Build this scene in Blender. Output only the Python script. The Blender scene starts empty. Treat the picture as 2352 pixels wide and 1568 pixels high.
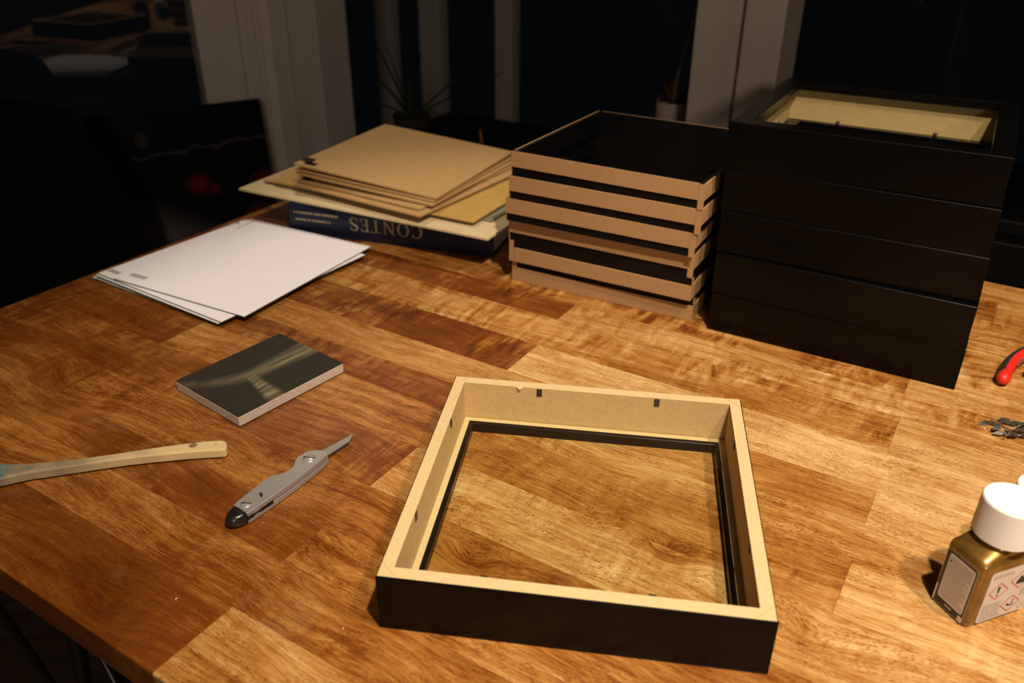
import bpy, bmesh, math, random
from mathutils import Vector, Matrix
random.seed(7)
sc = bpy.context.scene
COL = sc.collection
ZT = 0.75                      # table top height
PI = math.pi

# ------------------------------------------------------------------ camera
F_PX = 1907.9
CAM = Vector((0, 0, ZT + 0.4319))
RGT = Vector((0.99997925, 0.00309, 0.00564)); 
_pitch, _roll = 0.50229713, 0.0064412
_fwd = Vector((0, math.cos(_pitch), -math.sin(_pitch)))
_up0 = Vector((0, math.sin(_pitch), math.cos(_pitch)))
_r0 = Vector((1, 0, 0))
RGT = _r0 * math.cos(_roll) + _up0 * math.sin(_roll)
UPV = -_r0 * math.sin(_roll) + _up0 * math.cos(_roll)
cd = bpy.data.cameras.new('camera')
cam = bpy.data.objects.new('camera', cd)
COL.objects.link(cam)
m3 = Matrix((RGT, UPV, -_fwd)).transposed()
cam.matrix_world = Matrix.Translation(CAM) @ m3.to_4x4()
cd.sensor_width = 36.0
cd.lens = F_PX / 2352 * 36.0
cd.clip_start = 0.01
cd.dof.use_dof = True
cd.dof.focus_distance = 0.70
cd.dof.aperture_fstop = 6.0
sc.camera = cam

# ------------------------------------------------------------------ world, light, exposure
w = bpy.data.worlds.new('night'); sc.world = w
w.use_nodes = True
w.node_tree.nodes['Background'].inputs[0].default_value = (0.35, 0.42, 0.55, 1)
w.node_tree.nodes['Background'].inputs[1].default_value = 0.004
sc.view_settings.view_transform = 'Standard'
sc.view_settings.look = 'None'
sc.view_settings.gamma = 1.0
sc.view_settings.use_curve_mapping = False
sc.view_settings.exposure = 0.0

def spot(name, x, y, z, power, tx, ty, angle, blend=0.8, radius=0.03):
    l = bpy.data.lights.new(name, 'SPOT')
    l.energy = power
    l.color = (1.0, 0.82, 0.655)
    l.spot_size = math.radians(angle)
    l.spot_blend = blend
    l.shadow_soft_size = radius
    o = bpy.data.objects.new(name, l)
    COL.objects.link(o)
    o.location = (x, y, ZT + z)
    d = Vector((tx, ty, ZT)) - o.location
    o.rotation_euler = d.to_track_quat('-Z', 'Y').to_euler()
    return o
# a row of ceiling spots over the long middle of the table
spot('ceiling_spot_a', -0.30, 1.55, 1.20, 23, -0.30, 1.08, 42, 0.5, 0.05)
spot('ceiling_spot_b', 0.28, -0.10, 1.45, 116, 0.17, 0.42, 55, 0.35)
spot('ceiling_spot_c', 0.66, 0.02, 1.45, 72, 0.52, 0.42, 54, 0.45)
# dim fill light added behind the camera to lift the window posts
_l = bpy.data.lights.new('post_fill_light', 'POINT'); _l.energy = 33; _l.color = (1.0, 0.83, 0.66); _l.shadow_soft_size = 0.10
_o = bpy.data.objects.new('post_fill_light', _l); COL.objects.link(_o); _o.location = (0.0, -1.5, ZT + 0.85)

# ------------------------------------------------------------------ helpers
TA = -0.5569077                 # direction of the table's long side
U = Vector((math.cos(TA), math.sin(TA), 0)); V = Vector((-math.sin(TA), math.cos(TA), 0))
def uv(u, v, z=0.0):
    p = U * u + V * v
    return Vector((p.x, p.y, ZT + z))
def at(x, y, z=0.0):
    """point on the horizontal plane z above the table seen at pixel x, y"""
    d = _fwd + RGT * ((x - 1176) / F_PX) + UPV * ((784 - y) / F_PX)
    t = (ZT + z - CAM.z) / d.z
    return CAM + d * t
def on_plane(x, y, n, dist):
    d = _fwd + RGT * ((x - 1176) / F_PX) + UPV * ((784 - y) / F_PX)
    t = (dist - CAM.dot(n)) / d.dot(n)
    return CAM + d * t

def tag(o, label=None, cat=None, group=None, kind=None):
    if label: o['label'] = label
    if cat: o['category'] = cat
    if group: o['group'] = group
    if kind: o['kind'] = kind
    return o
def empty(name, loc=(0, 0, 0), rz=0.0, rx=0.0, ry=0.0):
    o = bpy.data.objects.new(name, None)
    o.empty_display_size = 0.02
    COL.objects.link(o)
    o.location = loc
    o.rotation_euler = (rx, ry, rz)
    return o
def mesh_obj(name, verts, faces, mats, midx=None, parent=None, smooth=False, bevel=0.0, seg=2, angle=35):
    me = bpy.data.meshes.new(name)
    me.from_pydata([tuple(v) for v in verts], [], faces)
    if not isinstance(mats, (list, tuple)): mats = [mats]
    for m in mats: me.materials.append(m)
    if midx: me.polygons.foreach_set('material_index', midx)
    bm = bmesh.new(); bm.from_mesh(me)
    bmesh.ops.recalc_face_normals(bm, faces=bm.faces)
    bm.to_mesh(me); bm.free()
    if smooth: me.polygons.foreach_set('use_smooth', [True] * len(me.polygons))
    me.update()
    o = bpy.data.objects.new(name, me)
    COL.objects.link(o)
    if parent: o.parent = parent
    if bevel > 0:
        b = o.modifiers.new('bevel', 'BEVEL')
        b.width = bevel; b.segments = seg; b.limit_method = 'ANGLE'; b.angle_limit = math.radians(angle)
    return o
class G:
    """collects simple shapes into one mesh"""
    def __init__(s): s.v = []; s.f = []; s.m = []
    def add(s, v, f, mi=0):
        n = len(s.v); s.v += [Vector(p) for p in v]
        s.f += [tuple(i + n for i in q) for q in f]; s.m += [mi] * len(f); return s
    def box(s, a, b, mi=0, mat=None):
        v = [Vector((x, y, z)) for z in (a[2], b[2]) for y in (a[1], b[1]) for x in (a[0], b[0])]
        if mat: v = [mat @ p for p in v]
        return s.add(v, [(0, 2, 3, 1), (4, 5, 7, 6), (0, 1, 5, 4), (2, 6, 7, 3), (0, 4, 6, 2), (1, 3, 7, 5)], mi)
    def prism(s, poly, z0, z1, mi=0, mtop=None):
        n = len(poly)
        v = [(p[0], p[1], z0) for p in poly] + [(p[0], p[1], z1) for p in poly]
        s.add(v, [tuple(range(n - 1, -1, -1))] + [(i, (i + 1) % n, n + (i + 1) % n, n + i) for i in range(n)], mi)
        s.f.append(tuple(range(len(s.v) - n, len(s.v)))); s.m.append(mi if mtop is None else mtop)
        return s
    def lathe(s, prof, n=24, mi=0, c=(0, 0, 0), cap=True):
        k = len(prof); v = []
        for r, z in prof:
            for i in range(n):
                a = 2 * PI * i / n; v.append((c[0] + r * math.cos(a), c[1] + r * math.sin(a), c[2] + z))
        f = [(j * n + i, j * n + (i + 1) % n, (j + 1) * n + (i + 1) % n, (j + 1) * n + i) for j in range(k - 1) for i in range(n)]
        if cap: f += [tuple(range(n - 1, -1, -1)), tuple((k - 1) * n + i for i in range(n))]
        return s.add(v, f, mi)
    def tube(s, pts, r, n=8, mi=0, flat=1.0):
        pts = [Vector(p) for p in pts]; v = []; k = len(pts)
        rs = r if isinstance(r, (list, tuple)) else [r] * k
        for j, p in enumerate(pts):
            t = (pts[min(j + 1, k - 1)] - pts[max(j - 1, 0)]).normalized()
            a = Vector((0, 0, 1)) if abs(t.z) < 0.9 else Vector((1, 0, 0))
            x = t.cross(a).normalized(); y = x.cross(t).normalized()
            for i in range(n):
                q = 2 * PI * i / n
                v.append(p + x * (rs[j] * math.cos(q)) + y * (rs[j] * flat * math.sin(q)))
        f = [(j * n + i, j * n + (i + 1) % n, (j + 1) * n + (i + 1) % n, (j + 1) * n + i) for j in range(k - 1) for i in range(n)]
        f += [tuple(range(n - 1, -1, -1)), tuple((k - 1) * n + i for i in range(n))]
        return s.add(v, f, mi)
    def build(s, name, mats, parent=None, smooth=False, bevel=0.0, seg=2, angle=35):
        return mesh_obj(name, s.v, s.f, mats, s.m, parent, smooth, bevel, seg, angle)
def auto_smooth(o, deg=40):
    me = o.data
    me.polygons.foreach_set('use_smooth', [True] * len(me.polygons))
    try: me.set_sharp_from_angle(angle=math.radians(deg))
    except Exception: pass
    return o
def struct(o): o['kind'] = 'structure'; return o
def dup(root, parent=None):
    c = root.copy(); COL.objects.link(c)
    if parent: c.parent = parent
    for ch in list(root.children): dup(ch, c)
    return c

# ------------------------------------------------------------------ materials
def nmat(name):
    m = bpy.data.materials.new(name); m.use_nodes = True
    nt = m.node_tree; b = nt.nodes['Principled BSDF']
    return m, nt, b
def N(nt, t, **kw):
    n = nt.nodes.new(t)
    for k, v in kw.items(): setattr(n, k, v)
    return n
def setin(n, **kw):
    for k, v in kw.items(): n.inputs[k.replace('_', ' ')].default_value = v
def mat(name, col, rough=0.5, metal=0.0, spec=0.5, var=0.0, scale=60.0, bump=0.0, stretch=(1, 1, 1), coat=0.0, col2=None, lo=0.35, hi=0.65, bscale=None):
    m, nt, b = nmat(name)
    setin(b, Roughness=rough, Metallic=metal)
    b.inputs['Specular IOR Level'].default_value = spec
    b.inputs['Coat Weight'].default_value = coat
    b.inputs['Coat Roughness'].default_value = 0.05
    b.inputs['Base Color'].default_value = (*col, 1)
    tc = N(nt, 'ShaderNodeTexCoord'); mp = N(nt, 'ShaderNodeMapping')
    mp.inputs['Scale'].default_value = stretch
    nt.links.new(tc.outputs['Object'], mp.inputs[0])
    no = N(nt, 'ShaderNodeTexNoise'); setin(no, Scale=scale, Detail=5.0, Roughness=0.6)
    nt.links.new(mp.outputs[0], no.inputs['Vector'])
    if var > 0 or col2:
        r = N(nt, 'ShaderNodeValToRGB')
        c2 = col2 if col2 else tuple(min(1, c * (1 + var)) for c in col)
        c1 = col if col2 else tuple(c * (1 - var) for c in col)
        r.color_ramp.elements[0].position = lo; r.color_ramp.elements[1].position = hi
        r.color_ramp.elements[0].color = (*c1, 1); r.color_ramp.elements[1].color = (*c2, 1)
        nt.links.new(no.outputs[0], r.inputs[0]); nt.links.new(r.outputs[0], b.inputs['Base Color'])
    if bump > 0:
        bp = N(nt, 'ShaderNodeBump'); setin(bp, Strength=1.0, Distance=bump)
        src = no
        if bscale:
            src = N(nt, 'ShaderNodeTexNoise'); setin(src, Scale=bscale, Detail=3.0)
            nt.links.new(mp.outputs[0], src.inputs['Vector'])
        nt.links.new(src.outputs[0], bp.inputs['Height']); nt.links.new(bp.outputs[0], b.inputs['Normal'])
    return m

def glass_mat(name, tint=(1, 1, 1), ior=1.45, dust=0.0):
    m = bpy.data.materials.new(name); m.use_nodes = True
    nt = m.node_tree; nt.nodes.clear()
    out = N(nt, 'ShaderNodeOutputMaterial'); tr = N(nt, 'ShaderNodeBsdfTransparent'); gl = N(nt, 'ShaderNodeBsdfGlossy')
    fr = N(nt, 'ShaderNodeFresnel'); mx = N(nt, 'ShaderNodeMixShader')
    tr.inputs[0].default_value = (*tint, 1); gl.inputs['Roughness'].default_value = 0.0
    fr.inputs['IOR'].default_value = ior
    ge = N(nt, 'ShaderNodeNewGeometry'); inv = N(nt, 'ShaderNodeMath', operation='SUBTRACT'); inv.inputs[0].default_value = 1.0
    mu = N(nt, 'ShaderNodeMath', operation='MULTIPLY')
    nt.links.new(ge.outputs['Backfacing'], inv.inputs[1]); nt.links.new(inv.outputs[0], mu.inputs[0]); nt.links.new(fr.outputs[0], mu.inputs[1])
    nt.links.new(mu.outputs[0], mx.inputs[0]); nt.links.new(tr.outputs[0], mx.inputs[1]); nt.links.new(gl.outputs[0], mx.inputs[2])
    last = mx
    nt.links.new(last.outputs[0], out.inputs[0])
    return m

KNOTS = ((1330, 1195, .045, .016, .012, .02), (1545, 1275, .024, .012, .016, .28), (1610, 1305, .022, .010, -.010, -.12), (250, 1420, .035, .016, .014, .10),
         (870, 760, .055, .018, .014, .0), (1850, 1480, .06, .022, .018, .05), (1080, 1290, .022, .012, .010, .14), (150, 900, .06, .03, .018, .05))
def wood_mat():
    m, nt, b = nmat('stained_hardwood')
    L = nt.links.new
    tc = N(nt, 'ShaderNodeTexCoord'); oi = N(nt, 'ShaderNodeObjectInfo')
    sepc = N(nt, 'ShaderNodeSeparateColor'); L(oi.outputs['Color'], sepc.inputs[0])
    off = N(nt, 'ShaderNodeCombineXYZ')
    mul = N(nt, 'ShaderNodeMath', operation='MULTIPLY'); mul.inputs[1].default_value = 37.0
    L(sepc.outputs[2], mul.inputs[0]); L(mul.outputs[0], off.inputs[0]); L(mul.outputs[0], off.inputs[1]); L(mul.outputs[0], off.inputs[2])
    add = N(nt, 'ShaderNodeVectorMath', operation='ADD'); L(tc.outputs['Object'], add.inputs[0]); L(off.outputs[0], add.inputs[1])
    # slow warp so the grain wanders
    warp = N(nt, 'ShaderNodeTexNoise'); setin(warp, Scale=5.0, Detail=2.0); L(add.outputs[0], warp.inputs['Vector'])
    ws = N(nt, 'ShaderNodeVectorMath', operation='SCALE'); ws.inputs['Scale'].default_value = 0.05
    wsub = N(nt, 'ShaderNodeVectorMath', operation='SUBTRACT'); wsub.inputs[1].default_value = (0.5, 0.5, 0.5)
    L(warp.outputs['Color'], wsub.inputs[0]); L(wsub.outputs[0], ws.inputs[0])
    co = N(nt, 'ShaderNodeVectorMath', operation='ADD'); L(add.outputs[0], co.inputs[0]); L(ws.outputs[0], co.inputs[1])
    # knots: the grain lines swell round a few spots of the table top
    sx = N(nt, 'ShaderNodeSeparateXYZ'); L(tc.outputs['Object'], sx.inputs[0])
    def math_(op, a, bb, clamp=False):
        n = N(nt, 'ShaderNodeMath', operation=op); n.use_clamp = clamp
        for i, q in enumerate((a, bb)):
            if isinstance(q, (int, float)): n.inputs[i].default_value = q
            else: L(q, n.inputs[i])
        return n.outputs[0]
    bend = 0.0; dark = 0.0
    for (x, y, su, sv, amp, dk) in KNOTS:
        p = at(x, y); ku, kv = p.dot(U), p.dot(V)
        a = math_('DIVIDE', math_('SUBTRACT', sx.outputs[0], ku), su); c = math_('DIVIDE', math_('SUBTRACT', sx.outputs[1], kv), sv)
        e_ = math_('EXPONENT', math_('MULTIPLY', math_('ADD', math_('MULTIPLY', a, a), math_('MULTIPLY', c, c)), -1.0), 0)
        bend = math_('ADD', bend, math_('MULTIPLY', e_, amp)); dark = math_('ADD', dark, math_('MULTIPLY', e_, dk))
    bv = N(nt, 'ShaderNodeCombineXYZ'); L(bend, bv.inputs[1])
    co2 = N(nt, 'ShaderNodeVectorMath', operation='ADD'); L(co.outputs[0], co2.inputs[0]); L(bv.outputs[0], co2.inputs[1]); co = co2
    def noise(scale, stretch, detail=4.0, rough=0.6, dist=0.0):
        mp = N(nt, 'ShaderNodeMapping'); mp.inputs['Scale'].default_value = stretch
        L(co.outputs[0], mp.inputs[0])
        n = N(nt, 'ShaderNodeTexNoise'); setin(n, Scale=scale, Detail=detail, Roughness=rough, Distortion=dist)
        L(mp.outputs[0], n.inputs['Vector']); return n
    def ramp(src, p0, p1, c0=(0, 0, 0, 1), c1=(1, 1, 1, 1)):
        r = N(nt, 'ShaderNodeValToRGB'); r.color_ramp.elements[0].position = p0; r.color_ramp.elements[1].position = p1
        r.color_ramp.elements[0].color = c0; r.color_ramp.elements[1].color = c1
        L(src, r.inputs[0]); return r
    streak = noise(1.0, (6, 130, 130), 6, 0.7)          # long growth streaks
    fine = noise(1.0, (55, 900, 900), 3, 0.6)          # fine fibre
    blotch = noise(9.0, (1, 1.6, 1), 3, 0.55)          # stain blotches
    # cross figure (flame): bands across the grain
    mpw = N(nt, 'ShaderNodeMapping'); mpw.inputs['Rotation'].default_value = (0, 0, math.radians(-18)); mpw.inputs['Scale'].default_value = (95, 22, 22); L(co.outputs[0], mpw.inputs[0])
    wv = N(nt, 'ShaderNodeTexNoise'); setin(wv, Scale=1.0, Detail=3.0, Roughness=0.55, Distortion=0.5); L(mpw.outputs[0], wv.inputs['Vector'])
    figm = ramp(noise(16.0, (1, 1.4, 1), 2, 0.5).outputs[0], 0.40, 0.60)
    fig = math_('MULTIPLY', math_('SUBTRACT', wv.outputs[0], 0.5), figm.outputs[0])
    fig = math_('MULTIPLY', fig, sepc.outputs[1])
    # pores: short dark dashes along the grain
    mpp = N(nt, 'ShaderNodeMapping'); mpp.inputs['Scale'].default_value = (225, 1200, 1200); L(co.outputs[0], mpp.inputs[0])
    vo = N(nt, 'ShaderNodeTexVoronoi'); setin(vo, Scale=1.0, Randomness=1.0); L(mpp.outputs[0], vo.inputs['Vector'])
    pore = ramp(vo.outputs['Distance'], 0.26, 0.42, (1, 1, 1, 1), (0, 0, 0, 1))
    pmask = ramp(noise(28.0, (0.7, 2.2, 1), 3, 0.6).outputs[0], 0.38, 0.58)
    porev = math_('MULTIPLY', pore.outputs[0], pmask.outputs[0])
    # tone
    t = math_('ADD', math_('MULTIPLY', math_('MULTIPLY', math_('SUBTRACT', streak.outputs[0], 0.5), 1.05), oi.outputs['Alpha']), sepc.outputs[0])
    t = math_('ADD', t, math_('MULTIPLY', math_('MULTIPLY', math_('SUBTRACT', fine.outputs[0], 0.5), 0.75), oi.outputs['Alpha']))
    t = math_('ADD', t, math_('MULTIPLY', math_('SUBTRACT', blotch.outputs[0], 0.5), 0.60))
    t = math_('ADD', t, math_('MULTIPLY', fig, 1.5))
    t = math_('SUBTRACT', t, dark, True)
    cr = N(nt, 'ShaderNodeValToRGB'); e = cr.color_ramp.elements
    e[0].position = 0.0; e[0].color = (0.078, 0.019, 0.0026, 1)
    e[1].position = 1.0; e[1].color = (0.66, 0.46, 0.21, 1)
    for p, c in ((0.25, (0.165, 0.047, 0.0055)), (0.5, (0.345, 0.150, 0.031)), (0.74, (0.50, 0.295, 0.102))):
        q = e.new(p); q.color = (*c, 1)
    L(t, cr.inputs[0])
    mx = N(nt, 'ShaderNodeMix', data_type='RGBA'); mx.blend_type = 'MULTIPLY'
    L(math_('MULTIPLY', math_('MULTIPLY', porev, 0.85), oi.outputs['Alpha']), mx.inputs['Factor']); L(cr.outputs[0], mx.inputs[6]); mx.inputs[7].default_value = (0.36, 0.22, 0.15, 1)
    # faint pale sanding dust lying on the varnish
    dn = N(nt, 'ShaderNodeTexNoise'); setin(dn, Scale=6.5, Detail=6.0, Roughness=0.7); L(tc.outputs['Object'], dn.inputs['Vector'])
    dr = ramp(dn.outputs[0], 0.60, 0.78)
    mx2 = N(nt, 'ShaderNodeMix', data_type='RGBA'); L(math_('MULTIPLY', dr.outputs[0], 0.16), mx2.inputs['Factor'])
    L(mx.outputs[2], mx2.inputs[6]); mx2.inputs[7].default_value = (0.50, 0.38, 0.24, 1)
    L(mx2.outputs[2], b.inputs['Base Color'])
    rr = math_('ADD', math_('MULTIPLY', blotch.outputs[0], 0.16), 0.20)
    L(rr, b.inputs['Roughness'])
    b.inputs['Specular IOR Level'].default_value = 0.42
    bp = N(nt, 'ShaderNodeBump'); setin(bp, Strength=0.25, Distance=0.0002)
    L(math_('SUBTRACT', streak.outputs[0], math_('MULTIPLY', porev, 0.8)), bp.inputs['Height']); L(bp.outputs[0], b.inputs['Normal'])
    return m

M = {}
M['wood'] = wood_mat()
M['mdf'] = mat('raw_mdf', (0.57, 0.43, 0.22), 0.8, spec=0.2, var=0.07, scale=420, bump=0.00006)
M['mdf_face'] = mat('mdf_face', (0.50, 0.34, 0.145), 0.75, spec=0.25, var=0.06, scale=300)
M['mdf_dark'] = mat('kraft_mdf', (0.44, 0.275, 0.105), 0.72, spec=0.3, var=0.05, scale=140, bump=0.00005, bscale=600)
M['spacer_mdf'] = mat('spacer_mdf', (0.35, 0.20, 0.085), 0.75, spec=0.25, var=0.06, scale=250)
M['black'] = mat('black_lacquer', (0.0016, 0.0013, 0.0011), 0.27, spec=0.19, var=0.35, scale=900)
M['black_in'] = mat('black_paint', (0.0025, 0.0022, 0.002), 0.5, spec=0.2)
M['glass'] = glass_mat('picture_glass', (0.97, 0.99, 0.97), 1.30)
M['pane'] = glass_mat('window_glass', (0.97, 0.98, 0.98), 1.52)
M['steel'] = mat('dull_steel', (0.34, 0.33, 0.30), 0.38, metal=1.0, var=0.35, scale=500)
M['tab'] = mat('dark_steel', (0.020, 0.016, 0.013), 0.35, spec=0.6)
M['silver'] = mat('cast_silver_paint', (0.36, 0.34, 0.315), 0.36, metal=0.45, var=0.22, scale=1500, bump=0.00003)
M['chrome'] = mat('bright_steel', (0.55, 0.54, 0.50), 0.25, metal=0.6)
M['blade'] = mat('blade_steel', (0.26, 0.24, 0.22), 0.38, metal=0.4, var=0.1, scale=60, stretch=(1, 30, 1))
M['plastic_black'] = mat('black_plastic', (0.012, 0.010, 0.009), 0.25, spec=0.6)
M['ink'] = mat('blue_ink', (0.02, 0.018, 0.035), 0.5)
M['film'] = mat('white_film', (0.80, 0.79, 0.80), 0.45, spec=0.35, var=0.02, scale=12)
M['film_print'] = mat('grey_print', (0.36, 0.36, 0.34), 0.6)
M['green_edge'] = mat('green_glass_edge', (0.02, 0.05, 0.035), 0.2, spec=0.6)
M['cream'] = mat('cream_board', (0.60, 0.49, 0.28), 0.8, spec=0.2, var=0.05, scale=30)
M['mustard'] = mat('mustard_card', (0.46, 0.29, 0.075), 0.75, spec=0.25, var=0.06, scale=25)
M['tan'] = mat('tan_board', (0.52, 0.33, 0.15), 0.75, spec=0.25, var=0.06, scale=60)
M['grey_card'] = mat('grey_card', (0.20, 0.185, 0.13), 0.7, spec=0.3, var=0.05, scale=40)
M['navy'] = mat('navy_cloth', (0.005, 0.008, 0.028), 0.5, spec=0.35, var=0.2, scale=300)
M['gold_foil'] = mat('gold_foil', (0.34, 0.27, 0.15), 0.5, metal=0.2)
M['page'] = mat('book_pages', (0.42, 0.34, 0.22), 0.9, spec=0.1, var=0.25, scale=40, stretch=(0.2, 0.2, 60))
M['foam'] = mat('pale_foam', (0.52, 0.43, 0.36), 0.95, spec=0.1, var=0.12, scale=700, bump=0.0002)
M['brushwood'] = mat('pale_brush_wood', (0.56, 0.43, 0.22), 0.55, spec=0.35, col2=(0.33, 0.29, 0.19), lo=0.46, hi=0.68, scale=16, stretch=(1, 2.5, 1))
def brush_mat():
    m, nt, b = nmat('brush_wood'); L = nt.links.new
    tc = N(nt, 'ShaderNodeTexCoord'); sx = N(nt, 'ShaderNodeSeparateXYZ'); L(tc.outputs['Object'], sx.inputs[0])
    no = N(nt, 'ShaderNodeTexNoise'); setin(no, Scale=38.0, Detail=4.0); L(tc.outputs['Object'], no.inputs['Vector'])
    mr = N(nt, 'ShaderNodeMapRange'); L(sx.outputs[0], mr.inputs[0])
    mr.inputs[1].default_value = -.04; mr.inputs[2].default_value = -.17; mr.inputs[3].default_value = -.32; mr.inputs[4].default_value = .42
    ad = N(nt, 'ShaderNodeMath', operation='ADD'); ad.use_clamp = True; L(mr.outputs[0], ad.inputs[0]); L(no.outputs[0], ad.inputs[1])
    r = N(nt, 'ShaderNodeValToRGB'); e = r.color_ramp.elements
    e[0].position = .22; e[0].color = (.60, .45, .22, 1); e[1].position = .95; e[1].color = (.17, .14, .095, 1); L(ad.outputs[0], r.inputs[0])
    L(r.outputs[0], b.inputs['Base Color']); b.inputs['Roughness'].default_value = .55; b.inputs['Specular IOR Level'].default_value = .35
    return m
M['brushwood'] = brush_mat()
M['brush_stain'] = mat('teal_paint_stain', (0.10, 0.15, 0.14), 0.6, var=0.3, scale=120)
M['bristle'] = mat('dark_bristle', (0.05, 0.035, 0.02), 0.7, var=0.4, scale=600, stretch=(0.1, 1, 1))
M['cap'] = mat('white_cap_plastic', (0.80, 0.79, 0.76), 0.42, spec=0.4)
M['goldpaint'] = mat('bronze_paint_in_glass', (0.20, 0.105, 0.018), 0.36, metal=0.55, coat=1.0, var=0.35, scale=55)
M['label_pale'] = mat('pale_label', (0.60, 0.54, 0.48), 0.45, var=0.03, scale=80)
M['label_black'] = mat('black_label', (0.012, 0.010, 0.010), 0.3)
M['label_edge'] = mat('label_clear_edge', (0.30, 0.31, 0.27), 0.25)
M['print_dark'] = mat('label_print', (0.36, 0.31, 0.275), 0.6)
M['print_black'] = mat('pictogram_black', (0.02, 0.018, 0.018), 0.6)
M['red'] = mat('hazard_red', (0.50, 0.035, 0.035), 0.5)
M['plier_red'] = mat('red_grip', (0.62, 0.022, 0.010), 0.42, spec=0.45, var=0.06, scale=200)
M['plier_shade'] = mat('shaded_grip_red', (0.24, 0.012, 0.010), 0.4)
M['plier_black'] = mat('black_grip', (0.022, 0.020, 0.018), 0.55)
M['plier_mark'] = mat('moulded_mark', (0.42, 0.20, 0.16), 0.4)
M['white_paint'] = mat('white_window_paint', (0.60, 0.55, 0.49), 0.5, var=0.05, scale=18, stretch=(1, 1, 0.15))
M['wall'] = mat('dark_wall', (0.10, 0.085, 0.07), 0.8, var=0.1, scale=8)
M['ceil'] = mat('ceiling_paint', (0.22, 0.20, 0.18), 0.9, var=0.03, scale=8)
M['floor'] = mat('floor_boards', (0.085, 0.052, 0.032), 0.5, var=0.3, scale=8, stretch=(1, 8, 1))
M['chair'] = mat('black_upholstery', (0.0035, 0.0034, 0.003), 0.85, spec=0.12, var=0.4, scale=500, bump=0.0003)
M['iron'] = mat('black_iron', (0.014, 0.011, 0.009), 0.35, spec=0.5)
M['cabinet'] = mat('black_cabinet', (0.002, 0.002, 0.002), 0.5, spec=0.2)
M['pot'] = mat('white_pot', (0.62, 0.52, 0.43), 0.5, var=0.05, scale=20)
M['soil'] = mat('potting_soil', (0.018, 0.012, 0.008), 0.95, var=0.4, scale=200)
M['leaf'] = mat('dark_leaf', (0.030, 0.045, 0.018), 0.5, var=0.3, scale=40)
M['leaf_red'] = mat('red_leaf', (0.11, 0.028, 0.018), 0.55, var=0.35, scale=40)
M['cane'] = mat('plant_cane', (0.17, 0.14, 0.12), 0.6, var=0.2, scale=60)
M['orange'] = mat('orange_plastic', (0.50, 0.16, 0.02), 0.5)
M['terracotta'] = mat('dark_pot', (0.05, 0.035, 0.025), 0.7, var=0.2, scale=40)
M['crumb'] = mat('pale_crumb', (0.62, 0.50, 0.38), 0.8)
M['wire'] = mat('dark_red_wire', (0.40, 0.28, 0.27), 0.35, metal=0.5)

def sanding_mat():
    m, nt, b = nmat('dusty_abrasive'); L = nt.links.new
    tc = N(nt, 'ShaderNodeTexCoord')
    n1 = N(nt, 'ShaderNodeTexNoise'); setin(n1, Scale=900.0, Detail=2.0); L(tc.outputs['Object'], n1.inputs['Vector'])
    # dust swept in a diagonal band plus a tail, broken by noise
    mp = N(nt, 'ShaderNodeMapping'); mp.inputs['Rotation'].default_value = (0, 0, math.radians(-14)); mp.inputs['Scale'].default_value = (12, 170, 1)
    L(tc.outputs['Object'], mp.inputs[0])
    n2 = N(nt, 'ShaderNodeTexNoise'); setin(n2, Scale=1.0, Detail=5.0, Roughness=0.65, Distortion=0.6); L(mp.outputs[0], n2.inputs['Vector'])
    sx = N(nt, 'ShaderNodeSeparateXYZ'); L(tc.outputs['Object'], sx.inputs[0])
    def mth(op, a, c, clamp=False):
        n = N(nt, 'ShaderNodeMath', operation=op); n.use_clamp = clamp
        for i, q in enumerate((a, c)):
            if isinstance(q, (int, float)): n.inputs[i].default_value = q
            else: L(q, n.inputs[i])
        return n.outputs[0]
    xm = mth('MINIMUM', sx.outputs[0], 0.0)
    yc = mth('ADD', mth('MULTIPLY', mth('MULTIPLY', xm, xm), 9.0), 0.0015)
    d = mth('ABSOLUTE', mth('SUBTRACT', sx.outputs[1], yc), 0)
    wd_ = mth('ADD', 0.0135, mth('MULTIPLY', mth('MAXIMUM', sx.outputs[0], 0.0), 0.06))
    band = mth('MULTIPLY', mth('SUBTRACT', 1.0, mth('DIVIDE', d, wd_), True), mth('ADD', 0.62, mth('MULTIPLY', sx.outputs[0], 7.0)), True)
    d2 = mth('ABSOLUTE', mth('SUBTRACT', sx.outputs[0], mth('ADD', -.0117, mth('MULTIPLY', sx.outputs[1], .165))), 0)
    w2_ = mth('SUBTRACT', .0055, mth('MULTIPLY', sx.outputs[1], .13))
    tail = mth('MULTIPLY', mth('SUBTRACT', 1.0, mth('DIVIDE', d2, w2_), True), mth('MULTIPLY', mth('SUBTRACT', .006, sx.outputs[1]), 150.0, True))
    band = mth('MULTIPLY', band, 1.5, True); tail = mth('MULTIPLY', tail, 1.7, True)
    dust = mth('MULTIPLY', mth('ADD', band, tail, True), mth('ADD', mth('MULTIPLY', mth('SUBTRACT', n2.outputs[0], 0.30), 2.2), 0.0, True))
    r = N(nt, 'ShaderNodeMix', data_type='RGBA'); L(mth('MULTIPLY', dust, 0.95, True), r.inputs['Factor'])
    base = N(nt, 'ShaderNodeValToRGB'); base.color_ramp.elements[0].color = (0.014, 0.012, 0.008, 1); base.color_ramp.elements[1].color = (0.036, 0.032, 0.023, 1)
    L(n1.outputs[0], base.inputs[0]); L(base.outputs[0], r.inputs[6]); r.inputs[7].default_value = (0.30, 0.25, 0.145, 1)
    L(r.outputs[2], b.inputs['Base Color']); b.inputs['Roughness'].default_value = 0.85; b.inputs['Specular IOR Level'].default_value = 0.15
    bp = N(nt, 'ShaderNodeBump'); setin(bp, Strength=0.8, Distance=0.0002); L(n1.outputs[0], bp.inputs['Height']); L(bp.outputs[0], b.inputs['Normal'])
    return m
M['abrasive'] = sanding_mat()

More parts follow.
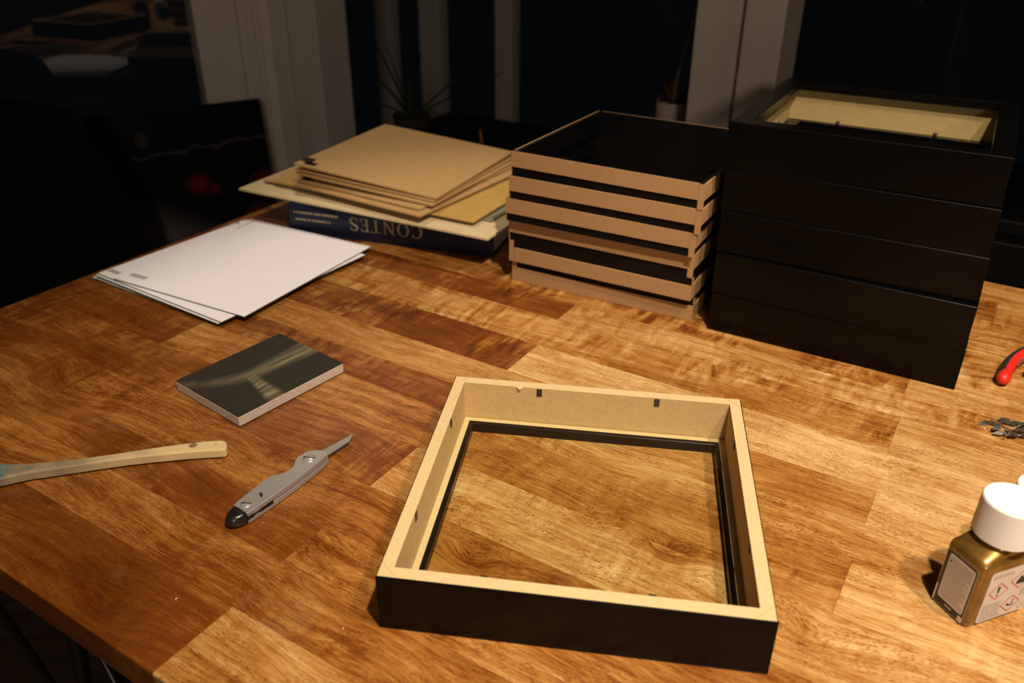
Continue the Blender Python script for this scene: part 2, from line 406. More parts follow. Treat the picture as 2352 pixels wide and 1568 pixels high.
# ------------------------------------------------------------------ room
WN = V * math.cos(math.radians(-63)) + U * math.sin(math.radians(-63)); WD = 1.79   # left window plane
WT = Vector((-WN.y, WN.x, 0))
def wp(t, d, z):                       # point on/near the left window plane
    p = WN * d + WT * t
    return Vector((p.x, p.y, ZT + z))
def slab(pts, z0, z1):
    """closed prism over a plan polygon of world points"""
    g = G(); g.prism([(p.x, p.y) for p in pts], ZT + z0, ZT + z1); return g
FLZ, CEZ = -0.75, 1.75
fl = slab([uv(-4, -2.6), uv(3.2, -2.6), uv(3.2, 3.4), uv(-4, 3.4)], FLZ - 0.05, FLZ)
struct(fl.build('floor', M['floor']))
struct(slab([uv(-4, -2.6), uv(3.2, -2.6), uv(3.2, 3.4), uv(-4, 3.4)], CEZ, CEZ + 0.05).build('ceiling', M['ceil']))
struct(slab([uv(-4, -2.6), uv(3.2, -2.6), uv(3.2, -2.7), uv(-4, -2.7)], FLZ, CEZ).build('wall_back', M['wall']))
struct(slab([uv(3.2, -2.7), uv(3.3, -2.7), uv(3.3, 3.4), uv(3.2, 3.4)], FLZ, CEZ).build('wall_right', M['wall']))
# left facet: low wall, sill, pane and frame; it stands askew to the table
def facet(t0, t1, d0, d1, z0, z1):
    return slab([wp(t0, d0, 0), wp(t1, d0, 0), wp(t1, d1, 0), wp(t0, d1, 0)], z0, z1)
struct(facet(-0.47, 2.6, 1.80, 1.92, FLZ, -0.30).build('wall_left', M['wall']))
w1 = struct(empty('window_1', wp(0.6, WD, -0.27)))
def par(o, p):
    o.parent = p; o.matrix_parent_inverse = Matrix.LocRotScale(p.location, p.rotation_euler, None).inverted(); return o
par(facet(-0.38, 2.6, WD, WD + 0.004, -0.27, CEZ).build('window_pane', M['pane']), w1)
par(facet(-0.432, -0.350, WD - 0.012, WD + 0.05, -0.27, CEZ).build('window_stile', M['white_paint'], bevel=0.002), w1)
par(facet(-0.350, 2.6, WD - 0.012, WD + 0.05, -0.30, -0.262).build('window_rail', M['white_paint'], bevel=0.002), w1)
par(facet(-0.45, 2.6, 1.62, 1.80, -0.31, -0.272).build('window_sill', M['white_paint'], bevel=0.003), w1)
# corner post between the two facets, built up from boards
w2 = struct(empty('trim_1', uv(-1.38, 1.26, -0.75)))
par(facet(-0.478, -0.434, WD - 0.004, WD + 0.06, FLZ, CEZ).build('bead', M['white_paint'], bevel=0.002), w2)
par(facet(-0.464, -0.450, WD - 0.010, WD - 0.004, FLZ, CEZ).build('cover_strip', M['white_paint'], bevel=0.001), w2)
VF = 1.25
def far(u0, u1, v0, v1, z0, z1): return slab([uv(u0, v0), uv(u1, v0), uv(u1, v1), uv(u0, v1)], z0, z1)
par(slab([wp(-.476, WD + .001, 0), uv(-1.362, VF + .012), uv(-1.362, VF + .10), wp(-.476, WD + .10, 0)], FLZ, CEZ).build('corner_fillet', M['white_paint']), w2)
par(far(-1.368, -1.322, VF + 0.004, VF + 0.09, FLZ, CEZ).build('post_board', M['white_paint'], bevel=0.002), w2)
par(far(-1.322, -1.312, VF + 0.022, VF + 0.09, FLZ, CEZ).build('groove_back', M['white_paint']), w2)
par(far(-1.312, -1.234, VF, VF + 0.09, FLZ, CEZ).build('post_board', M['white_paint'], bevel=0.003), w2)
# second post, right of the middle opening
w3 = struct(empty('trim_2', uv(-0.41, 1.30, -0.75)))
par(far(-0.467, -0.398, VF + 0.012, VF + 0.10, FLZ, CEZ).build('post_board', M['white_paint'], bevel=0.003), w3)
par(far(-0.398, -0.392, VF + 0.03, VF + 0.10, FLZ, CEZ).build('groove_back', M['white_paint']), w3)
par(far(-0.392, -0.333, VF + 0.006, VF + 0.10, FLZ, CEZ).build('post_board', M['white_paint'], bevel=0.003), w3)
# ledge between the posts and dark garden room behind with a glazed end
struct(far(-1.23, -0.47, 1.30, 1.68, -0.10, -0.06).build('trim_3', M['cabinet'], bevel=0.003))
struct(far(-1.23, -0.47, 1.34, 1.36, FLZ, -0.10).build('wall_low', M['wall']))
w4 = struct(empty('window_2', uv(-1.4, 2.5, -0.75)))
for a, b_ in ((-2.150, -2.082), (-1.945, -1.857), (-1.622, -1.556)):
    par(far(a, b_, 2.48, 2.54, FLZ, CEZ).build('mullion', M['white_paint'], bevel=0.004), w4)
par(far(-3.4, 2.0, 2.505, 2.511, FLZ, CEZ).build('window_pane', M['pane']), w4)

# ------------------------------------------------------------------ table
table = empty('table', (0, 0, ZT), TA)
tag(table, 'stained hardwood work table with a top of narrow staves', 'table')
TH = 0.027
rows = [.1825, .247, .2965, .3410, .3965, .4600, .5200, .5630, .6135, .6760, .7385, .784, .83, .885, .94, 1.0, 1.06, 1.12]
A_ = (-.380, .320); B_ = (-.730, -.030, .660)
spec = [((-.3765, .330), (.30, .56, .60), (.15, .2, .2)),
        ((-.74, .05, .69), (.32, .50, .60, .6), (.2, .2, .5, .2)),
        ((-.380, .320), (.40, .40, .55), (.2, .3, .3)),
        ((-.73, -.026, .66), (.36, .53, .52, .6), (.3, .2, .8, .2)),
        ((-.383, .318), (.36, .62, .66), (.5, .4, .3)),
        ((-.73, -.029, .66), (.30, .60, .68, .6), (.4, .3, .3, .2)),
        ((-.384, .32), (.36, .58, .66), (.6, .3, .2)),
        ((-.72, -.030, .67), (.32, .66, .72, .6), (.5, .2, .2, .2)),
        ((-.388, .31), (.33, .76, .70), (.9, .25, .3)),
        ((-.73, -.0335, .66), (.34, .64, .66, .6), (.9, .9, .3, .2)),
        ((-.40, .31), (.36, .60, .66), (.9, .8, .3)),
        ((-.74, -.038, .67), (.32, .58, .66, .6), (.9, 1., .5, .2)),
        ((-.56, -.20, .30), (.36, .52, .55, .6), (1., 1., .9, .3)),
        ((-.72, -.05, .66), (.34, .50, .58, .6), (.8, .9, .6, .2)),
        ((-.37, .32), (.36, .50, .60), (.8, .8, .4)),
        ((-.70, .02, .66), (.35, .48, .58, .6), (.6, .6, .4, .2)),
        ((-.36, .33), (.34, .48, .58), (.5, .5, .5))]
UE0, UE1 = -.955, 0.86
gp = 0.00009
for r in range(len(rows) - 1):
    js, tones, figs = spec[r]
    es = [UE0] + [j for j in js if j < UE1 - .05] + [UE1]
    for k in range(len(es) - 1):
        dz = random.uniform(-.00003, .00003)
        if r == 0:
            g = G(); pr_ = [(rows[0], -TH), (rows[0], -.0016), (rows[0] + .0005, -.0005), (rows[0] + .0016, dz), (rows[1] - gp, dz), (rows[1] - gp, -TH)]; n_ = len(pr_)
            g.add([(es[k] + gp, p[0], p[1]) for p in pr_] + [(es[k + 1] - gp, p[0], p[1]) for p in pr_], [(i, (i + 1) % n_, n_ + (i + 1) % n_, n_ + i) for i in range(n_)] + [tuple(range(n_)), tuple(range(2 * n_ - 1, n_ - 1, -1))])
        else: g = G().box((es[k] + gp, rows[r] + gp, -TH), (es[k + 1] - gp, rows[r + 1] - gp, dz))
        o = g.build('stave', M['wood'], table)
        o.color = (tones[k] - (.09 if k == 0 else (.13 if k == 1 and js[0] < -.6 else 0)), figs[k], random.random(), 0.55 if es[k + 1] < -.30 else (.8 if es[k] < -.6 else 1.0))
def hairpin(sx, sy, uc, vc):
    g = G()
    g.tube([(uc - sx * .245, vc, -TH - .004), (uc + sx * .245 - sx * .01, vc + sy * .003, -.742), (uc + sx * .262, vc + sy * .003, -.745),
            (uc + sx * .262, vc + sy * .004, -.738), (uc + sx * .035, vc, -TH - .004)], .0042, 8)
    g.box((uc - .26, vc - .03, -TH - .005), (uc + .06, vc + .03, -TH))
    return g.build('leg', M['iron'], table, smooth=True)
hairpin(1, 1, -.685, .250); hairpin(1, -1, -.685, 1.05); hairpin(-1, 1, .60, .250); hairpin(-1, -1, .60, 1.05)

# ------------------------------------------------------------------ square box frames
FW, FH = 0.2500, 0.0456
PROF = [(.0010, 0, 0), (.0185, 0, 0), (.0190, .0005, 0), (.0190, .0085, 0), (.0185, .0090, 0), (.0150, .0090, 1), (.0100, .0090, 2),
        (.0100, FH, 1), (.0009, FH, 0), (.0006, FH - .0001, 0), (.0001, FH - .0006, 0), (0, FH - .0010, 0), (0, .0011, 0), (.0001, .0007, 0), (.0007, .0001, 0)]
def make_frame():
    root = empty('photo_frame')
    mesh = None
    for s in range(4):
        n = len(PROF); h = FW / 2
        v = [(-h + d, -h + d, z) for d, z, m_ in PROF] + [(h - d, -h + d, z) for d, z, m_ in PROF]
        f = [(i, (i + 1) % n, n + (i + 1) % n, n + i) for i in range(n)] + [tuple(range(n)), tuple(range(2 * n - 1, n - 1, -1))]
        mi = [PROF[i][2] for i in range(n)] + [1, 1]
        if mesh is None:
            o = mesh_obj('moulding', v, f, [M['black'], M['mdf'], M['mdf_face']], mi, root); mesh = o.data
        else:
            o = bpy.data.objects.new('moulding', mesh); COL.objects.link(o); o.parent = root
        o.rotation_euler = (0, 0, s * PI / 2)
    h = FW / 2 - .0104
    G().box((-h, -h, .0092), (h, h, .0112)).build('glass_pane', M['glass'], root)
    tm = None
    y = FW / 2 - .0100 - .0004
    for s in range(4):
        for x in ((-.048, .054), (-.060, .057), (-.0505, .057), (-.062, .057))[s]:
            if tm is None:
                o = G().box((-.0023, -.0003, -.0037), (.0023, .0003, .0037)).build('flexible_tab', M['tab'], root, bevel=.0003); tm = o.data
                bv = o
            else:
                o = bpy.data.objects.new('flexible_tab', tm); COL.objects.link(o); o.parent = root
                b = o.modifiers.new('bevel', 'BEVEL'); b.width = .0004; b.segments = 2
            R_ = Matrix.Rotation(s * PI / 2, 4, 'Z')
            p = R_ @ Vector((x, y, FH - .0042)); o.location = p; o.rotation_euler = (0, 0, s * PI / 2)
            if s == 2:                       # these two still stick inwards
                o.location = R_ @ Vector((x, y - .0004, FH - .0030)); o.rotation_euler = (PI / 2, 0, s * PI / 2)
    cm = None
    for s in range(4):
        if cm is None:
            o = G().box((-.0075, -.00014, -.0006), (.0075, .00014, .00008)).build('corner_staple', M['spacer_mdf'], root); cm = o.data
        else:
            o = bpy.data.objects.new('corner_staple', cm); COL.objects.link(o); o.parent = root
        R_ = Matrix.Rotation(s * PI / 2, 4, 'Z'); p = R_ @ Vector((-FW / 2 + .0072, -FW / 2 + .0072, FH))
        o.location = p; o.rotation_euler = (0, 0, s * PI / 2 - PI / 4)
    return root
def corner_pose(x, y, yaw, z):
    """corner (front-left) given -> centre"""
    c, s = math.cos(yaw), math.sin(yaw); h = FW / 2
    return Vector((x + h * c - h * s, y + h * s + h * c, ZT + z))
main = make_frame()
main.location = corner_pose(-.0863, .3912, -.1440, 0.0002); main.rotation_euler = (0, 0, -.1440)
tag(main, 'black box frame lying face down alone at the table front, pale raw rim up', 'frame')
# torn spot on the far inner edge of this frame only
_cr = G()
_cr.add([(-.0034, .1150, FH + .0001), (.0032, .1150, FH + .0001), (.0010, .1138, FH - .0026), (-.0006, .1140, FH - .0044), (-.0020, .1142, FH - .0020), (0, .1128, FH - .0012)],
        [(0, 1, 5), (1, 2, 5), (2, 3, 5), (3, 4, 5), (4, 0, 5), (0, 4, 3, 2, 1)])
_o = _cr.build('torn_fibre', M['mdf'], main); _o.location.x = -.0655; _o['label'] = 'pale torn fibres on the inner edge'

poses = [(.2200, .8190, -.5260), (.2177, .8179, -.5267), (.2163, .8184, -.5360), (.2170, .8225, -.5193), (.2161, .8255, -.5271), (.2140, .8255, -.5071)]
slabels = ['bottom black frame of the tall stack at right, resting on the table',
           'second black frame from the bottom of the tall stack at right',
           'middle black frame of the tall stack of five at right',
           'fourth black frame up, just under the top one of the tall stack at right',
           'topmost black frame of the tall stack, open front rim showing brown inner walls']
for k in range(5):
    f = dup(main)
    for ch in list(f.children):
        if ch.name.startswith('torn_fibre'): bpy.data.objects.remove(ch)
    # pose measured at the upper edge of every frame
    x, y, yw = poses[k + 1]
    if k == 0: x, y, yw = (.2178, .8182, -.5262)
    if True:
        f.location = corner_pose(x, y, yw, FH * (k + 1) + .0002); f.rotation_euler = (PI, 0, yw)
    tag(f, slabels[k], 'frame', 'black frames in the tall stack')

# ------------------------------------------------------------------ spacers of the middle stack
SW, SH = 0.231, 0.0275
def make_spacer():
    root = empty('spacer_frame')
    me = None
    h = SW / 2; t = .0066
    for s in range(4):
        g = G()
        # pinwheel: each strip starts at its own corner and butts against the next one
        g.box((-h, -h + .0021, 0), (h - t, -h + t, SH), 0)      # black lining, full height
        g.f.pop(4); g.m.pop(4)
        g.add([(-h, -h + .0021, 0), (-h, -h + t, 0), (-h, -h + t, SH), (-h, -h + .0021, SH)], [(0, 1, 2, 3)], 1)   # raw end grain
        g.box((-h, -h, SH * .36), (h - t - .0003, -h + .0021, SH), 1)
        g.box((-h, -h, 0), (-h + .0004, -h + .0021, SH * .36), 1)
        if me is None:
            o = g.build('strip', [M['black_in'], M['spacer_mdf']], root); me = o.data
        else:
            o = bpy.data.objects.new('strip', me); COL.objects.link(o); o.parent = root
        o.rotation_euler = (0, 0, s * PI / 2)
    return root
sp = [(.1014, .8919, -28.32), (.0966, .8875, -29.2), (.0963, .8878, -29.11), (.0928, .8790, -28.67), (.0961, .8768, -29.2), (.0972, .8784, -30.6)]
splab = ['lowest brown spacer of the striped stack, resting on the table',
         'second spacer up in the striped brown and black stack',
         'third spacer up in the striped stack, below the left-shifted one',
         'fourth spacer up in the striped stack, its right end drawn back furthest left',
         'spacer just under the top one of the striped stack',
         'topmost brown spacer of the striped stack, open black inside']
spacer0 = make_spacer()
for k, (x, y, deg) in enumerate(sp):
    o = spacer0 if k == 0 else dup(spacer0)
    a = math.radians(deg); e1 = Vector((math.cos(a), math.sin(a), 0)); e2 = Vector((-math.sin(a), math.cos(a), 0))
    c = Vector((x, y, 0)) + e2 * SW / 2
    if k in (0, 1): o.rotation_euler = (PI, 0, a + PI); zz = SH * (k + 1)
    else: o.rotation_euler = (0, 0, a + PI / 2); zz = SH * k
    if k in (0, 1): o.rotation_euler = (0, PI, a)
    else: o.rotation_euler = (0, 0, a)
    o.location = (c.x, c.y, ZT + zz + .0002 + k * .00002)
    tag(o, splab[k], 'spacer', 'spacers in the striped stack')

# ------------------------------------------------------------------ book, boards and cards at the back
def plate(name, c0, ang, w, d, z, t, m, label, cat, group=None, bev=.0003, tilt=None, mats=None):
    """flat sheet: c0 near-left corner (world xy), ang direction of its near edge, w along it, d away"""
    o = empty(name, (c0[0], c0[1], ZT + z), math.radians(ang)) if False else None
    g = G().box((0, 0, 0), (w, d, t))
    ob = g.build(name, m, None, bevel=bev)
    ob.location = (c0[0], c0[1], ZT + z)
    if tilt: ob.rotation_euler = tilt
    else: ob.rotation_euler = (0, 0, math.radians(ang))
    tag(ob, label, cat, group)
    return ob
BA = math.radians(-17.5)
book = empty('book', (-.3112, 1.0998, ZT + .0003), BA)
tag(book, 'thick navy book with gilt spine lettering under the boards', 'book')
BL, BD, BH = .298, .225, .0450
G().box((0, .003, 0), (BL, BD, .003)).box((0, .003, BH - .003), (BL, BD, BH)).build('cover', M['navy'], book, bevel=.0006)
gs = G()
ns = 10
pr = [(0, 0)] ; 
v = []; 
for i in range(ns + 1):
    a = PI * i / ns; v.append((.006 - .0060 * math.sin(a), BH / 2 - BH / 2 * math.cos(a)))
n = len(v)
gs.add([(0, p[0], p[1]) for p in v] + [(BL, p[0], p[1]) for p in v], [(i, i + 1, n + i + 1, n + i) for i in range(n - 1)] + [tuple(range(n)), tuple(range(2 * n - 1, n - 1, -1))])
gs.build('spine', M['navy'], book, smooth=False)
G().box((.004, .008, .003), (BL - .004, BD - .005, BH - .003)).build('page_block', M['page'], book)
# letters of the word CONTES, upside down to the camera
def ring(cx, cy, rx, ry, ix, iy, a0, a1, n=28):
    v = []; f = []
    for i in range(n + 1):
        a = a0 + (a1 - a0) * i / n
        v += [(cx + rx * math.cos(a), cy + ry * math.sin(a)), (cx + ix * math.cos(a), cy + iy * math.sin(a))]
    f = [(2 * i, 2 * i + 1, 2 * i + 3, 2 * i + 2) for i in range(n)]
    return v, f
def rect(x0, y0, x1, y1): return [(x0, y0), (x1, y0), (x1, y1), (x0, y1)], [(0, 1, 2, 3)]
def stroke(pts, ws):
    v = []; k = len(pts)
    for j in range(k):
        a = Vector(pts[max(j - 1, 0)]); b_ = Vector(pts[min(j + 1, k - 1)]); t_ = (b_ - a).normalized(); nrm = Vector((-t_.y, t_.x))
        p = Vector(pts[j]); v += [tuple(p + nrm * ws[j] / 2), tuple(p - nrm * ws[j] / 2)]
    return v, [(2 * i, 2 * i + 1, 2 * i + 3, 2 * i + 2) for i in range(k - 1)]
def letter(ch):
    S = []
    if ch == 'O': S = [ring(.42, .5, .42, .52, .27, .47, 0, 2 * PI)]
    if ch == 'C': S = [ring(.42, .5, .42, .52, .27, .47, math.radians(48), math.radians(318)), rect(.66, .70, .71, .98)]
    if ch == 'N': S = [rect(.08, 0, .14, 1), rect(.66, 0, .72, 1), ([(.0, 1), (.16, 1), (.74, 0), (.62, 0)], [(0, 1, 2, 3)]), rect(0, 0, .24, .05), rect(.56, .95, .82, 1)]
    if ch == 'T': S = [rect(.28, 0, .42, 1), rect(0, .94, .70, 1), rect(0, .76, .05, .96), rect(.65, .76, .70, .96), rect(.18, 0, .52, .05)]
    if ch == 'E': S = [rect(.10, 0, .24, 1), rect(0, .95, .58, 1), rect(0, 0, .62, .05), rect(.2, .48, .46, .53), rect(.53, .76, .58, .96), rect(.57, .04, .62, .26), rect(.42, .40, .46, .62)]
    if ch == 'S': S = [stroke([(.53, .78), (.48, .93), (.32, .99), (.14, .94), (.07, .78), (.14, .62), (.32, .52), (.48, .42), (.55, .26), (.49, .09), (.30, .01), (.12, .06), (.05, .24)],
                             [.05, .05, .06, .09, .13, .15, .17, .17, .13, .09, .06, .05, .05]), rect(.50, .74, .55, .98), rect(.03, .03, .08, .28)]
    return S
adv = {'C': .88, 'O': .98, 'N': .92, 'T': .80, 'E': .76, 'S': .62}
gl = G(); xx = 0
hgt = .0186
for ch in 'CONTES':
    for vv, ff in letter(ch):
        # rotated half a turn on the spine
        gl.add([(-(xx + a * 1.12) * hgt, 0, -b_ * hgt) for a, b_ in vv], ff)
    xx += adv[ch] * 1.17
lt = gl.build('spine_lettering', M['gold_foil'], book)
lt.location = (.2000, -.00022, .0343); lt['label'] = 'gilt word CONTES, upside down'
gl2 = G()
for row, (x0, x1) in enumerate(((.007, .076), (.009, .062))):
    x = x0
    while x < x1:
        wd = random.uniform(.0012, .0026)
        zz = .0338 - row * .0100
        gl2.box((x, -.0001, zz - .0030), (x + wd, .0, zz), 0); x += wd + random.choice((.0008, .0008, .0008, .0024))
l2 = gl2.build('spine_small_print', M['gold_foil'], book); l2['kind'] = 'stuff'
l2.location = (0, -.00012, 0)

z = .0460
plate('mat_board', (-.3935, 1.1475), -27.3, .4085, .275, z, .0030, M['cream'], 'widest cream mat board lying directly on the navy book', 'card')
z += .0032
plate('grey_sheet', (-.3560, 1.1900), -28.0, .372, .250, z, .0020, [M['grey_card']], 'grey-green sheet between the cream mat board and the tan card', 'card')
z += .0022
plate('tan_card', (-.3640, 1.1720), -27.8, .352, .262, z, .0026, M['tan'], 'tan card with a thin edge under the mustard card', 'card')
z += .0028
plate('mustard_card', (-.3450, 1.1580), -28.4, .335, .235, z, .0022, M['mustard'], 'mustard yellow card sticking out beneath the brown backing boards', 'card')
z += .0024
BW = .2300
def board(px, py, z0, ang, rise, rise_d, label, clip=True):
    """backing board: near-left corner seen at pixel px, py at height z0; it drops by rise along its near edge"""
    p = at(px, py, z0 + .003)
    root = empty('backing_board', (p.x, p.y, ZT + z0))
    a = math.radians(ang)
    root.rotation_mode = 'XYZ'
    root.rotation_euler = (math.asin(rise_d / BW), math.asin(rise / BW), a)
    G().box((0, 0, 0), (BW, BW, .0028)).build('board', M['mdf_dark'], root, bevel=.0004)
    if clip:
        g = G().box((.012, .006, .0028), (.030, .016, .0036)).box((.002, .014, .0028), (.018, .028, .0042)).box((.014, .010, .0036), (.020, .018, .0062))
        g.build('hanger', M['plastic_black'], root, bevel=.0004)
    tag(root, label, 'board', 'brown backing boards on the book')
    return root
board(672, 421, .0590, -33.6, 0.0, 0.0, 'lowest brown backing board of the pile, on the mustard card', False)
board(669, 409, .0624, -32.6, .0000, .0, 'second lowest brown backing board, its left corner under a wide dark gap')
board(678, 395, .0735, -28.6, .0080, .000, 'middle brown backing board of the pile, above the wide dark gap', False)
board(677, 386, .0785, -27.4, .0098, .000, 'brown backing board just beneath the top one', False)
board(674, 374, .0875, -25.6, .0155, .003, 'topmost brown backing board with a black hanger at its left corner')

# ------------------------------------------------------------------ glass panes in white film
def film(name, near, ang, size, z, dx, label, prints=(), deep=None):
    """near corner (world xy); ang of the near-right edge"""
    a = math.radians(ang)
    root = empty(name, (near[0], near[1], ZT + z), a)
    tag(root, label, 'glass pane', 'film-covered panes at the left')
    deep = deep or size
    G().box((0, 0, 0), (size, deep, .0013)).build('pane', M['green_edge'], root, bevel=.0001)
    G().box((.0002, .0002, .0013), (size - .0002, deep - .0002, .0016)).build('film', M['film'], root)
    for (x0, y0, x1, y1) in prints:
        G().box((x0, y0, .0016), (x1, y1, .00165)).build('print', M['film_print'], root)
    return root
PS = .229
film('filmed_pane', (-.3280, .8200), 57.9, PS, .0002, 0, 'lowest white-filmed glass pane, dark green edge on the table')
film('filmed_pane', (-.3235, .8185), 57.2, PS, .0020, 0, 'second white-filmed glass pane from the bottom of the left pile')
film('filmed_pane', (-.3250, .8130), 56.4, PS + .002, .0038, 0, 'third white-filmed glass pane, dark corner marks at its near corner',
     ((.006, .004, .0075, .030), (.002, .012, .026, .0135)))
film('filmed_pane', (-.3215, .8135), 56.2, PS + .003, .0056, 0, 'second white-filmed pane from the top, grey printed marks at its left corner',
     ((.0105, .2085, .0175, .2300), (.1960, .2285, .2140, .2305), (.2105, .2130, .2160, .2310)))
film('filmed_pane', (-.2985, .8236), 62.0, .2345, .0074, 0, 'topmost plain white-filmed pane, turned and sticking out at the right',
     ((.0145, .1770, .0225, .2040), (.1960, .2020, .2320, .2048)), .2130)

# ------------------------------------------------------------------ sanding block
sb = empty('sanding_block', (0, 0, 0))
_near = at(547, 956.6, .0115); _sa = math.radians(51.9)
e1 = Vector((math.cos(_sa), math.sin(_sa), 0)); e2 = Vector((-math.sin(_sa), math.cos(_sa), 0))
_c = Vector((_near.x, _near.y, 0)) + e1 * .0618 + e2 * .0495
sb.location = (_c.x, _c.y, ZT); sb.rotation_euler = (0, 0, _sa)
tag(sb, 'flat pale foam sanding block with dusty dark abrasive top', 'sanding block')
G().box((-.0620, -.0498, .0008), (.0620, .0498, .0105)).build('foam', M['foam'], sb, bevel=.0006)
G().box((-.0618, -.0496, .0105), (.0618, .0496, .0117)).build('abrasive_top', M['abrasive'], sb, bevel=.0003)
G().box((-.0618, -.0496, 0), (.0618, .0496, .0008)).build('abrasive_base', M['plastic_black'], sb)

# ------------------------------------------------------------------ folding knife
kd = math.radians(55.2); ko = at(560, 1170, .0115)
knife = empty('craft_knife', (ko.x, ko.y, ZT), kd)
tag(knife, 'silver craft knife with a small steel blade pointing away', 'knife')
kinv = (Matrix.Translation(knife.location) @ Matrix.Rotation(kd, 4, 'Z')).inverted()
def zpx(x, y, z, s=6.534, ox=500, oy=980):
    p = kinv @ at(ox + x / s, oy + y / s, z); return (p.x, p.y)
outl = [(228, 1172), (340, 1072), (480, 966), (600, 868), (690, 795), (760, 750), (830, 722), (900, 712), (970, 692), (1050, 655), (1100, 618), (1135, 575), (1150, 520),
        (1185, 460), (1240, 415), (1320, 372), (1410, 350), (1500, 342), (1580, 352), (1640, 378), (1655, 400), (1620, 430), (1560, 485), (1480, 550), (1300, 690), (1100, 842), (900, 985), (700, 1122), (560, 1218), (440, 1292)]
topo = [zpx(x, y, .0115) for x, y in outl]
G().prism(topo, .0066, .0115).build('handle_plate', M['silver'], knife, bevel=.0007, seg=3)
G().prism(topo, .0008, .0058).build('handle_plate', M['silver'], knife, bevel=.0007, seg=3)
cx = sum(p[0] for p in topo) / len(topo); cy = sum(p[1] for p in topo) / len(topo)
G().prism([(cx + (p[0] - cx) * .965, cy + (p[1] - cy) * .90) for p in topo], .0050, .0072).build('core', M['tab'], knife)
# black strip showing in the slot near the butt
q0 = Vector(topo[-1]); q1 = Vector(topo[-4]); dd = (q1 - q0); qn = Vector((dd.y, -dd.x)).normalized()
G().prism([tuple(q0 + qn * .0003), tuple(q0 + dd * .82 + qn * .0003), tuple(q0 + dd * .82 - qn * .003), tuple(q0 - qn * .003)], .0046, .0078).build('slot_strip', M['plastic_black'], knife)
# rounded black butt cap
ca = Vector(topo[0]); cb = Vector(topo[-1]); mid = (ca + cb) / 2; half = (ca - cb).length / 2
ax = (ca - cb).normalized(); out = Vector((-ax.y, ax.x)); out = out if out.dot(mid - Vector((cx, cy))) > 0 else -out
v = []; f = []
nu, nv_ = 12, 8
for j in range(nv_ + 1):
    ph = (j / nv_ - .5) * PI
    for i in range(nu + 1):
        th = PI * i / nu
        p = mid + ax * (half * 1.03 * math.cos(th)) * (abs(math.cos(ph)) ** .35) + out * (.0135 * math.sin(th)) * (abs(math.cos(ph)) ** .5)
        v.append((p.x, p.y, .0060 + .0060 * math.sin(ph)))
for j in range(nv_):
    for i in range(nu): f.append((j * (nu + 1) + i, j * (nu + 1) + i + 1, (j + 1) * (nu + 1) + i + 1, (j + 1) * (nu + 1) + i))
    f.append((j * (nu + 1) + nu, j * (nu + 1), (j + 1) * (nu + 1), (j + 1) * (nu + 1) + nu))
mesh_obj('butt_cap', v, f, M['plastic_black'], None, knife, smooth=True)['label'] = 'shiny black rounded cap'
bl = [zpx(1570, 352, .0068), zpx(2040, 100, .0068), zpx(1985, 212, .0068), zpx(1655, 424, .0068), zpx(1560, 440, .0068)]
G().prism(bl, .0063, .0070).build('blade', M['blade'], knife, bevel=.0001)
for (x, y, r_) in ((1375, 465, .0056), (430, 1150, .0044)):
    p = zpx(x, y, .0122)
    g = G().lathe([(r_, .0112), (r_, .0118), (r_ * .8, .0124), (r_ * .4, .0127), (.0002, .0128)], 24, 0, (p[0], p[1], 0))
    s_ = g.build('screw', M['chrome'], knife, smooth=True)
    a = math.radians(-60)
    G().box((-r_ * .9, -.0005, .01245), (r_ * .9, .0005, .0129), 0, Matrix.Translation((p[0], p[1], 0)) @ Matrix.Rotation(a, 4, 'Z')).build('slot', M['tab'], s_)
G().prism([zpx(620, 1000, .0116), zpx(640, 980, .0116), zpx(668, 990, .0116), zpx(680, 1015, .0116), zpx(668, 1050, .0116), zpx(650, 1058, .0116), zpx(635, 1035, .0116)], .0115, .0116).build('ink_spot', M['ink'], knife)

# ------------------------------------------------------------------ paint brush
b0 = at(516, 1025, .010)
brush = empty('paint_brush', (b0.x, b0.y, ZT), 0)
tag(brush, 'flat paint brush with a bare pale wooden handle, cut off at the left edge', 'brush')
def bpx(x, y, z, s=4.2):
    p = at(x / s, 960 + y / s, z); return (p.x - b0.x, p.y - b0.y)
tops = [(2150, 207), (2000, 216), (1800, 238), (1500, 278), (1200, 325), (900, 368), (700, 393), (500, 414), (300, 430), (150, 434), (0, 430)]
bots = [(2150, 304), (2000, 310), (1800, 324), (1500, 352), (1200, 385), (900, 428), (700, 458), (500, 488), (300, 516), (150, 545), (0, 580)]
BZ = .0100
polyT = [bpx(x, y, BZ) for x, y in tops]; polyB = [bpx(x, y, BZ) for x, y in bots]
# carry the handle on to the left of the picture
def ext(a, b_, k): return (a[0] + (a[0] - b_[0]) * k, a[1] + (a[1] - b_[1]) * k)
polyT.append(ext(polyT[-1], polyT[-2], 1.0)); polyB.append(ext(polyB[-1], polyB[-2], 1.0))
endr = bpx(2190, 256, BZ)
poly = [endr] + [bpx(2183, 226, BZ)] + polyT + polyB[::-1] + [bpx(2183, 288, BZ)]
hh = G().prism(poly, .0012, BZ).build('handle', M['brushwood'], brush, bevel=.0022, seg=3)
hp = bpx(1862, 262, BZ)
G().lathe([(.0034, BZ - .0012), (.0034, BZ + .00008)], 20, 0, (hp[0], hp[1], 0)).build('hanging_hole', mat('hole_wood', (0.20, 0.12, 0.05), 0.8), brush)
for st in ([(0, 436), (40, 440), (60, 480), (30, 520), (50, 560), (0, 575)], [(60, 500), (130, 484), (135, 492), (70, 512)], [(2070, 252), (2090, 246), (2092, 252), (2075, 258)], [(240, 480), (310, 462), (340, 470), (270, 494)]):
    G().prism([bpx(x, y, BZ + .0001) for x, y in st], BZ - .0002, BZ + .0001).build('paint_stain', M['brush_stain'], brush)
